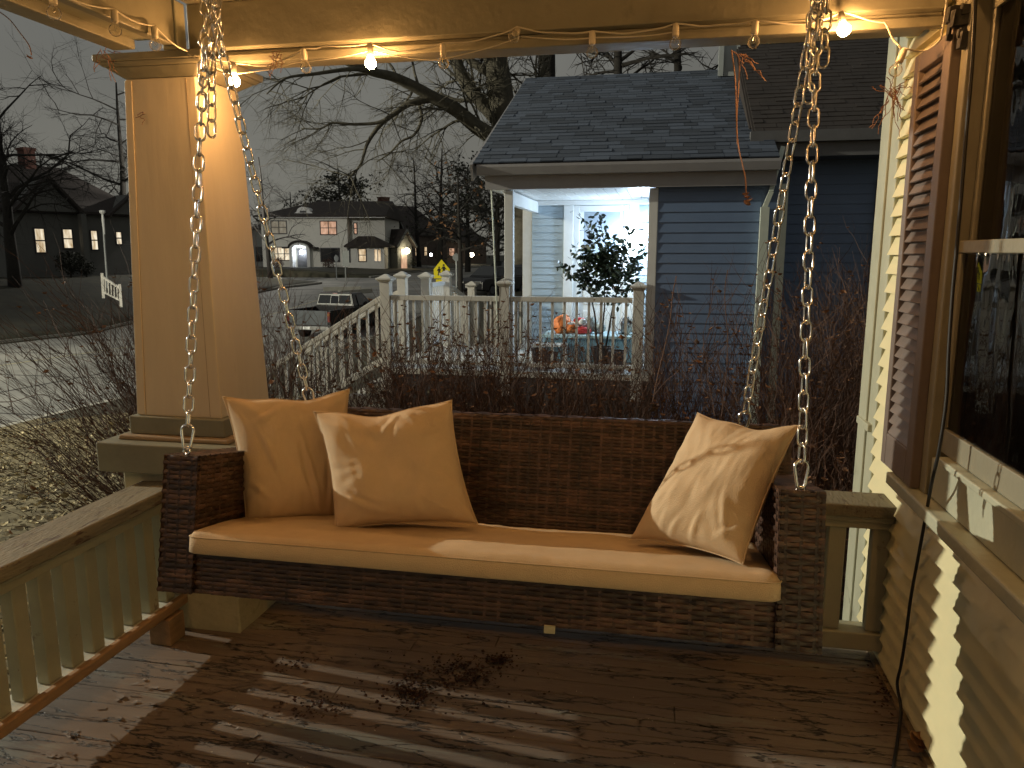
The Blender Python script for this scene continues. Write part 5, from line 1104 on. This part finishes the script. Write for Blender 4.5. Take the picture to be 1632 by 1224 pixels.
simple_house(o, u, L, 8, (430-372)*sc, (430-350)*sc, 'dark house edge between the pillar and the white house', 'greyside', [(L*.25,L*.9,(430-418)*sc,(430-396)*sc,'darkglass')], gable=1.0)
# --- dark cottage at left
o, u, L = px_house(18, 232, 437, 52, .07); sc = 52/1200
ch, FC = simple_house(o, u, L, 9, (437-356)*sc, (437-284)*sc, 'dark cottage at the left with four small lit windows and a brick chimney', 'cottage',
   [(L*(x0-18)/214, L*(x1-18)/214, (437-y1)*sc, (437-y0)*sc, 'litpale') for x0, x1, y0, y1 in ((55,72,376,410),(97,114,376,404),(141,154,377,406),(183,195,378,398))], gable=3.0, chim=(L*.40,L*.48,(437-264)*sc))
for (x0, x1, yt) in ((28,120,312),(172,262,324)):
    b = MB(); a0, a1 = L*(x0-18)/214, L*(x1-18)/214; P = [FC(a0,-.5,(437-354)*sc), FC((a0+a1)/2,-.5,(437-yt)*sc), FC(a1,-.5,(437-354)*sc)]; b.extrude(P, FC.n*4); b.build('gable', M['cottage'], ch)
    b = MB(); b.bar(FC(a0-.3,-.6,(437-358)*sc), FC((a0+a1)/2,-.6,(437-yt+4)*sc), .5, .14); b.bar(FC(a1+.3,-.6,(437-358)*sc), FC((a0+a1)/2,-.6,(437-yt+4)*sc), .5, .14); b.build('gable_roof', M['roofdark'], ch)
b = MB(); fbox(b, FC, L*(118-18)/214, L*(126-18)/214, -.9, -.5, -.5, (437-356)*sc); b.build('porch_post', M['cottage'], ch)
def bush(p, r, lab, sd, m='darkleaf', n=900):
    t = empty('bush', p, lab, 'bush'); r_ = random.Random(sd); b = MB()
    for k in range(n):
        d = Vector((r_.gauss(0,1), r_.gauss(0,1), r_.gauss(0,1))).normalized()*r*(r_.random()**.33)*(.8+.35*noise.noise(Vector((k*.01,sd,0)))); flatleaf(b, Vector(p)+Vector((d.x,d.y,d.z*.85+r*.75)), Vector((r_.uniform(-1,1),r_.uniform(-1,1),r_.uniform(-1,1))), r*.16, r_)
    b.build('foliage', M[m], t, fix=False); b = MB(); b.tube([Vector(p)-Vector((0,0,.2)), Vector(p)+Vector((0,0,r))], .05, 5); b.build('stem', M['barkdark'], t)
bush(atr(113,438,50.5), .95, 'round dark bush below the second lit window of the cottage', 3)
bush(atr(138,440,51), .6, 'smaller dark bush right of the round one at the cottage', 4)
bush(atr(652,430,82), 1.0, 'dark clipped bush in front of the bright gabled entrance', 5); bush(atr(636,432,82), .7, 'low dark bush left of the clipped one near the bright entrance', 6)
bush(atr(442,429,76), .8, 'bare looking bush below the triple window of the white house', 7, 'twig', 500); bush(atr(524,430,76), .8, 'bush below the large dark window of the white house', 8, 'twig', 500)
# pole with pale cap and small stair rail at the cottage
p = atr(170,440,36); q = atr(163,338,36); t = empty('pole', (p.x,p.y,p.z), 'thin pole with a pale top standing on the lawn in front of the cottage', 'pole')
b = MB(); b.tube([p-Vector((0,0,.5)), p.lerp(q,.45), q], [.045,.04,.035], 8); b.build('shaft', M['signgrey'], t); b = MB(); b.lathe(q, [(.04,-.9),(.055,-.3),(.04,-.1),(.11,-.02),(.12,.06),(.05,.08)], 10); b.build('cap', M['white'], t)
t = empty('stair_railing', atr(163,470,34), 'small white stair railing on the dark lawn below the pole', 'railing'); b = MB()
A, B = atr(163,441,34), atr(191,459,32); A2, B2 = atr(164,465,34), atr(192,479,32)
b.bar(A, B, .06, .07); b.bar(A2, B2, .05, .05); b.build('rails', M['vinylrail'], t)
for k in range(7): b = MB(); s = k/6; b.bar(A2.lerp(B2, s)-Vector((0,0,.25 if k in (0,6) else .0)), A.lerp(B, s)+Vector((0,0,.14 if k in (0,6) else -.04)), .10 if k in (0,6) else .04, .10 if k in (0,6) else .04); b.build('post' if k in (0,6) else 'baluster', M['vinylrail'], t)
# ================================================================== SIGNS
def sign_post(x, yt, yb, D, lab, cat='sign'):
    p, q = atr(x, yb, D), atr(x, yt, D); g = gz(p.x, p.y); t = empty('street_sign', (p.x, p.y, g), lab, cat); b = MB(); b.box(p.x-.03, p.x+.03, p.y+.02, p.y+.07, g-.2, q.z); b.build('post', M['signgrey'], t); return t
D = 31; t = sign_post(704, 420, 470, D, 'yellow five sided school crossing sign with an arrow plate below it')
Fs = Frame(atr(704, 432, D), (RT.x, RT.y)); k = D/1200
Fs = Frame(atr(704, 432, D), RT)
def spoly(pts, d, th, nm, m, par): b = MB(); b.extrude([Fs(a*k, d, -zz*k) for a, zz in pts], Fs.n*th); return b.build(nm, m, par)
pan = spoly([(-12.6,11.5),(-12.6,-3),(0,-18),(12.6,-3),(12.6,11.5)], 0, .01, 'panel', M['yellow'], t)
fig = MB()
def sp(pts): fig.extrude([Fs(a*k, -.006, -zz*k) for a, zz in pts], Fs.n*.004)
def disc(cx, cz, r): sp([(cx+r*math.cos(q*math.pi/5), cz+r*math.sin(q*math.pi/5)) for q in range(10)])
disc(3.2,-9.2,1.5); sp([(1.6,-7.2),(4.8,-7.2),(5.2,-1.5),(1.4,-1.5)]); sp([(4.8,-7),(7.4,-2.8),(6.6,-2.2),(4.4,-5)]); sp([(1.4,-7),(-.8,-3.4),(-.1,-2.8),(2,-5)]); sp([(1.4,-1.4),(3.1,-1.4),(1.8,6),(.2,6)]); sp([(3.3,-1.4),(5.2,-1.4),(7.2,5.4),(5.6,6)])
disc(-4,-5.8,1.3); sp([(-5.4,-4.2),(-2.6,-4.2),(-2.3,1),(-5.7,1)]); sp([(-5.6,-4),(-7.4,-.4),(-6.7,.1),(-5,-2.4)]); sp([(-2.6,-4),(-.8,-1),(-1.5,-.4),(-3,-2.4)]); sp([(-5.6,1.1),(-4.1,1.1),(-5,7),(-6.4,7)]); sp([(-3.9,1.1),(-2.3,1.1),(-1,6.6),(-2.4,7)])
fig.build('walking_figures', M['black'], pan)
pl_ = spoly([(-9.5,13),(9.5,13),(9.5,23.5),(-9.5,23.5)], 0, .01, 'arrow_plate', M['yellow'], t)
fig = MB(); sp([(5,14.5),(6.4,15.8),(-2.2,21),(-1,22.4),(-6.2,21.8),(-4.6,17.4),(-3.4,19)]); fig.build('arrow', M['black'], pl_)
D = 43; t = sign_post(727, 403, 440, D, 'round looking grey back of a stop sign on a pole behind the crossing sign'); Fs = Frame(atr(727,410,D), RT); k = D/1200
spoly([(6*math.cos(math.pi/8+q*math.pi/4), 6*math.sin(math.pi/8+q*math.pi/4)) for q in range(8)], 0, .012, 'panel', M['signgrey'], t)
D = 47; t = sign_post(551, 402, 456, D, 'grey back of a rectangular sign on a pole before the white house'); Fs = Frame(atr(551,412,D), RT); k = D/1200
spoly([(-5.3,-12),(5.3,-12),(5.3,12),(-5.3,12)], 0, .012, 'panel', M['signgrey'], t)
D = 60; t = sign_post(536, 406, 440, D, 'small pale stop sign back standing left of the rectangular sign'); Fs = Frame(atr(536,412,D), RT); k = D/1200
spoly([(3.6*math.cos(math.pi/8+q*math.pi/4), 5.2*math.sin(math.pi/8+q*math.pi/4)) for q in range(8)], 0, .012, 'panel', M['signgrey'], t)
# ================================================================== VEHICLES
def wheel(par, c, r, w, ax):
    c = Vector(c); ax = Vector(ax).normalized(); b = MB(); b.lathe(c-ax*w/2, [(r*.62,0),(r*.95,.0),(r,w*.2),(r,w*.8),(r*.95,w),(r*.62,w)], 20, axis=ax); t = b.build('wheel', M['tyre'], par, smooth=False); b = MB(); b.lathe(c-ax*(w/2+.004), [(r*.60,0),(r*.55,.02),(r*.2,.03),(r*.15,.0)], 14, axis=ax); b.lathe(c+ax*(w/2+.004), [(r*.60,0),(r*.55,-.02),(r*.2,-.03),(r*.15,.0)], 14, axis=ax); b.build('rim', M['silver'], t)
# pickup: local a = across (right), d = forward
A, B = atr(460, 519, 29.5), atr(523, 521, 29.5); uu = Vector((.995,-.10,0)); mid = (A+B)/2; g = zs(mid.y)
FT = Frame((mid.x, mid.y, g), uu); S = 1.0
tk = empty('pickup_truck', FT.o, 'black pickup truck parked in the street, seen from behind with a silver tailgate', 'pickup truck')
HWt = .93
b = MB(); fbox(b, FT, -HWt, HWt, .03, 5.0, .42, .62)
fbox(b, FT, -HWt, -HWt+.10, .06, 1.95, .621, 1.16); fbox(b, FT, HWt-.10, HWt, .06, 1.95, .621, 1.16)
P = [(1.951,.621),(1.951,1.18),(3.55,1.16),(4.95,1.02),(5.0,.621)]; b.extrude([FT(-HWt, d, z) for d, z in P], FT.u*(2*HWt)); bd = b.build('body', M['truck'], tk, bevel=.02)
b = MB(); b.hexa([FT(-.88,1.97,1.181),FT(.88,1.97,1.181),FT(.90,3.5,1.165),FT(-.90,3.5,1.165),FT(-.74,2.10,1.70),FT(.74,2.10,1.70),FT(.72,2.95,1.70),FT(-.72,2.95,1.70)]); b.build('cab', M['truck'], tk, bevel=.03)
b = MB()
def rq(a0, a1, z0, z1, t=.05):   # rear glass frame lies on the sloping cab back
    f = lambda a, z: FT(a*(1-.12*((z-1.18)/.52)), 1.955+.13*(z-1.18)/.52, z)
    return [f(a0,z0), f(a1,z0), f(a1,z1), f(a0,z1)]
def slab(b, q, th): n_ = (q[1]-q[0]).cross(q[3]-q[0]).normalized(); n_ = n_ if n_.dot(FT.n) < 0 else -n_; b.hexa([p+n_*.004 for p in q]+[p+n_*th for p in q])
for r in ((-.80,.80,1.25,1.28),(-.80,.80,1.61,1.64),(-.80,-.77,1.281,1.609),(.77,.80,1.281,1.609),(-.20,.20,1.585,1.609),(-.20,-.18,1.281,1.584),(.18,.20,1.281,1.584)): slab(b, rq(*r), .016)
b.build('window_surround', mat('pale_rubber_trim', (.30,.31,.30), .4), tk)
b = MB(); slab(b, rq(-.765,.765,1.281,1.605), .006); b.build('rear_window', M['cabglass'], tk)
b = MB(); slab(b, rq(-.17,.17,1.281,1.592), .010); b.build('sliding_pane', M['darkglass'], tk)
b = MB(); slab(b, rq(-.12,.12,1.66,1.69), .02); b.build('brake_light', M['tail'], tk)
b = MB(); b.hexa([FT(.885,2.35,1.22),FT(.90,3.2,1.21),FT(.915,3.2,1.21),FT(.90,2.35,1.22),FT(.765,2.35,1.62),FT(.755,2.88,1.62),FT(.77,2.88,1.62),FT(.78,2.35,1.62)]); b.build('side_window', M['cabglass'], tk)
b = MB(); fbox(b, FT, -HWt+.11, HWt-.11, 0, .055, .60, 1.14); fbox(b, FT, -.12, .12, -.012, -.001, .92, .98); b.build('tailgate', M['silver'], tk, bevel=.012)
for s in (-1, 1):
    b = MB(); fbox(b, FT, s*(HWt-.055)-.05, s*(HWt-.055)+.05, -.01, .055, .72, 1.10); tl = b.build('taillight', M['tail'], tk, bevel=.008); b = MB(); fbox(b, FT, s*(HWt-.055)-.045, s*(HWt-.055)+.045, -.018, -.0105, .95, 1.05); b.build('indicator', M['amber'], tl)
b = MB(); fbox(b, FT, -HWt-.02, HWt+.02, -.16, -.02, .42, .57); b.build('bumper', M['chrome'], tk, bevel=.02)
b = MB(); fbox(b, FT, -.16, .16, -.168, -.161, .45, .55); b.build('number_plate', M['white'], tk)
for d in (1.05, 4.15):
    for s in (-1, 1): wheel(tk, FT(s*(HWt-.11), d, .34), .34, .22, FT.u)
b = MB(); b.hexa([FT(.93,3.1,1.2),FT(1.12,3.1,1.2),FT(1.12,3.2,1.2),FT(.93,3.2,1.2),FT(.93,3.1,1.38),FT(1.12,3.1,1.38),FT(1.12,3.2,1.38),FT(.93,3.2,1.38)]); b.build('mirror', M['truck'], tk, bevel=.02)
def car(x, yb, D, ang, lab, L=4.4, Wd=1.75, H=1.5, name='parked_car', suv=True):
    p = atr(x, yb, D); g = zg(p.x, p.y)+.05 if not (CY0 < p.y < CY1) else zs(p.y); u = Vector((math.cos(ang), math.sin(ang), 0)); F = Frame((p.x, p.y, g), u); t = empty(name, F.o, lab, 'car', 'cars parked down the street')
    h = Wd/2; b = MB(); P = [(0,.35),(.02,.75),(.25,.92),(1.15,1.0),(L-.9 if not suv else L-.25,1.02),(L-.05,.85),(L,.4),(L-.2,.28),(.2,.28)]; b.extrude([F(-h, d, z) for d, z in P], F.u*Wd); b.build('body', M['truck'], t, bevel=.05, seg=3)
    e = L-.25 if suv else L-.8; v0 = [F(-h+.06,.95,.99),F(h-.06,.95,.99),F(h-.06,e,1.0),F(-h+.06,e,1.0),F(-h+.24,1.75,H),F(h-.24,1.75,H),F(h-.22,e-.35,H-.02),F(-h+.22,e-.35,H-.02)]
    b = MB(); b.hexa(v0); b.build('cabin', M['truck'], t, bevel=.05, seg=3)
    b = MB(); q = [F(-h+.16,1.05,1.04),F(h-.16,1.05,1.04),F(h-.27,1.66,H-.06),F(-h+.27,1.66,H-.06)]; n_ = (q[1]-q[0]).cross(q[3]-q[0]).normalized(); n_ = -n_ if n_.dot(F.n) > 0 else n_; b.hexa([w+n_*.02 for w in q]+[w+n_*.035 for w in q]); b.build('windscreen', M['cabglass'], t)
    for s in (-1, 1):
        b = MB(); q = [F(s*(h-.055),1.35,1.05),F(s*(h-.055),e-.2,1.05),F(s*(h-.215),e-.5,H-.09),F(s*(h-.225),1.85,H-.09)]; n_ = F.u*s; b.hexa([w for w in q]+[w+n_*.012 for w in q]); b.build('side_window', M['cabglass'], t)
        b = MB(); fbox(b, F, s*(h-.30)-.2, s*(h-.30)+.2, -.02, .09, .66, .80); b.build('headlight', M['chrome'], t, bevel=.03)
        for d in (.85, L-.85): wheel(t, F(s*(h-.10), d, .33), .33, .20, F.u)
    b = MB(); fbox(b, F, -.26, .26, -.015, .02, .45, .57); b.build('number_plate', M['vinylrail'], t)
    b = MB(); fbox(b, F, -.5, .5, -.008, .05, .62, .78); b.build('grille', M['black'], t)
car(748, 465, 40, R(-26), 'black car parked behind the porch rail below the stop sign, nearest of the far cars', suv=True, H=1.55, Wd=1.8)
car(797, 442, 57, R(8), 'dark car facing forward farther up the street, beside the neighbouring porch post', suv=False, H=1.42)
car(815, 446, 52, R(10), 'dark car mostly hidden between the neighbouring porch posts', suv=True)
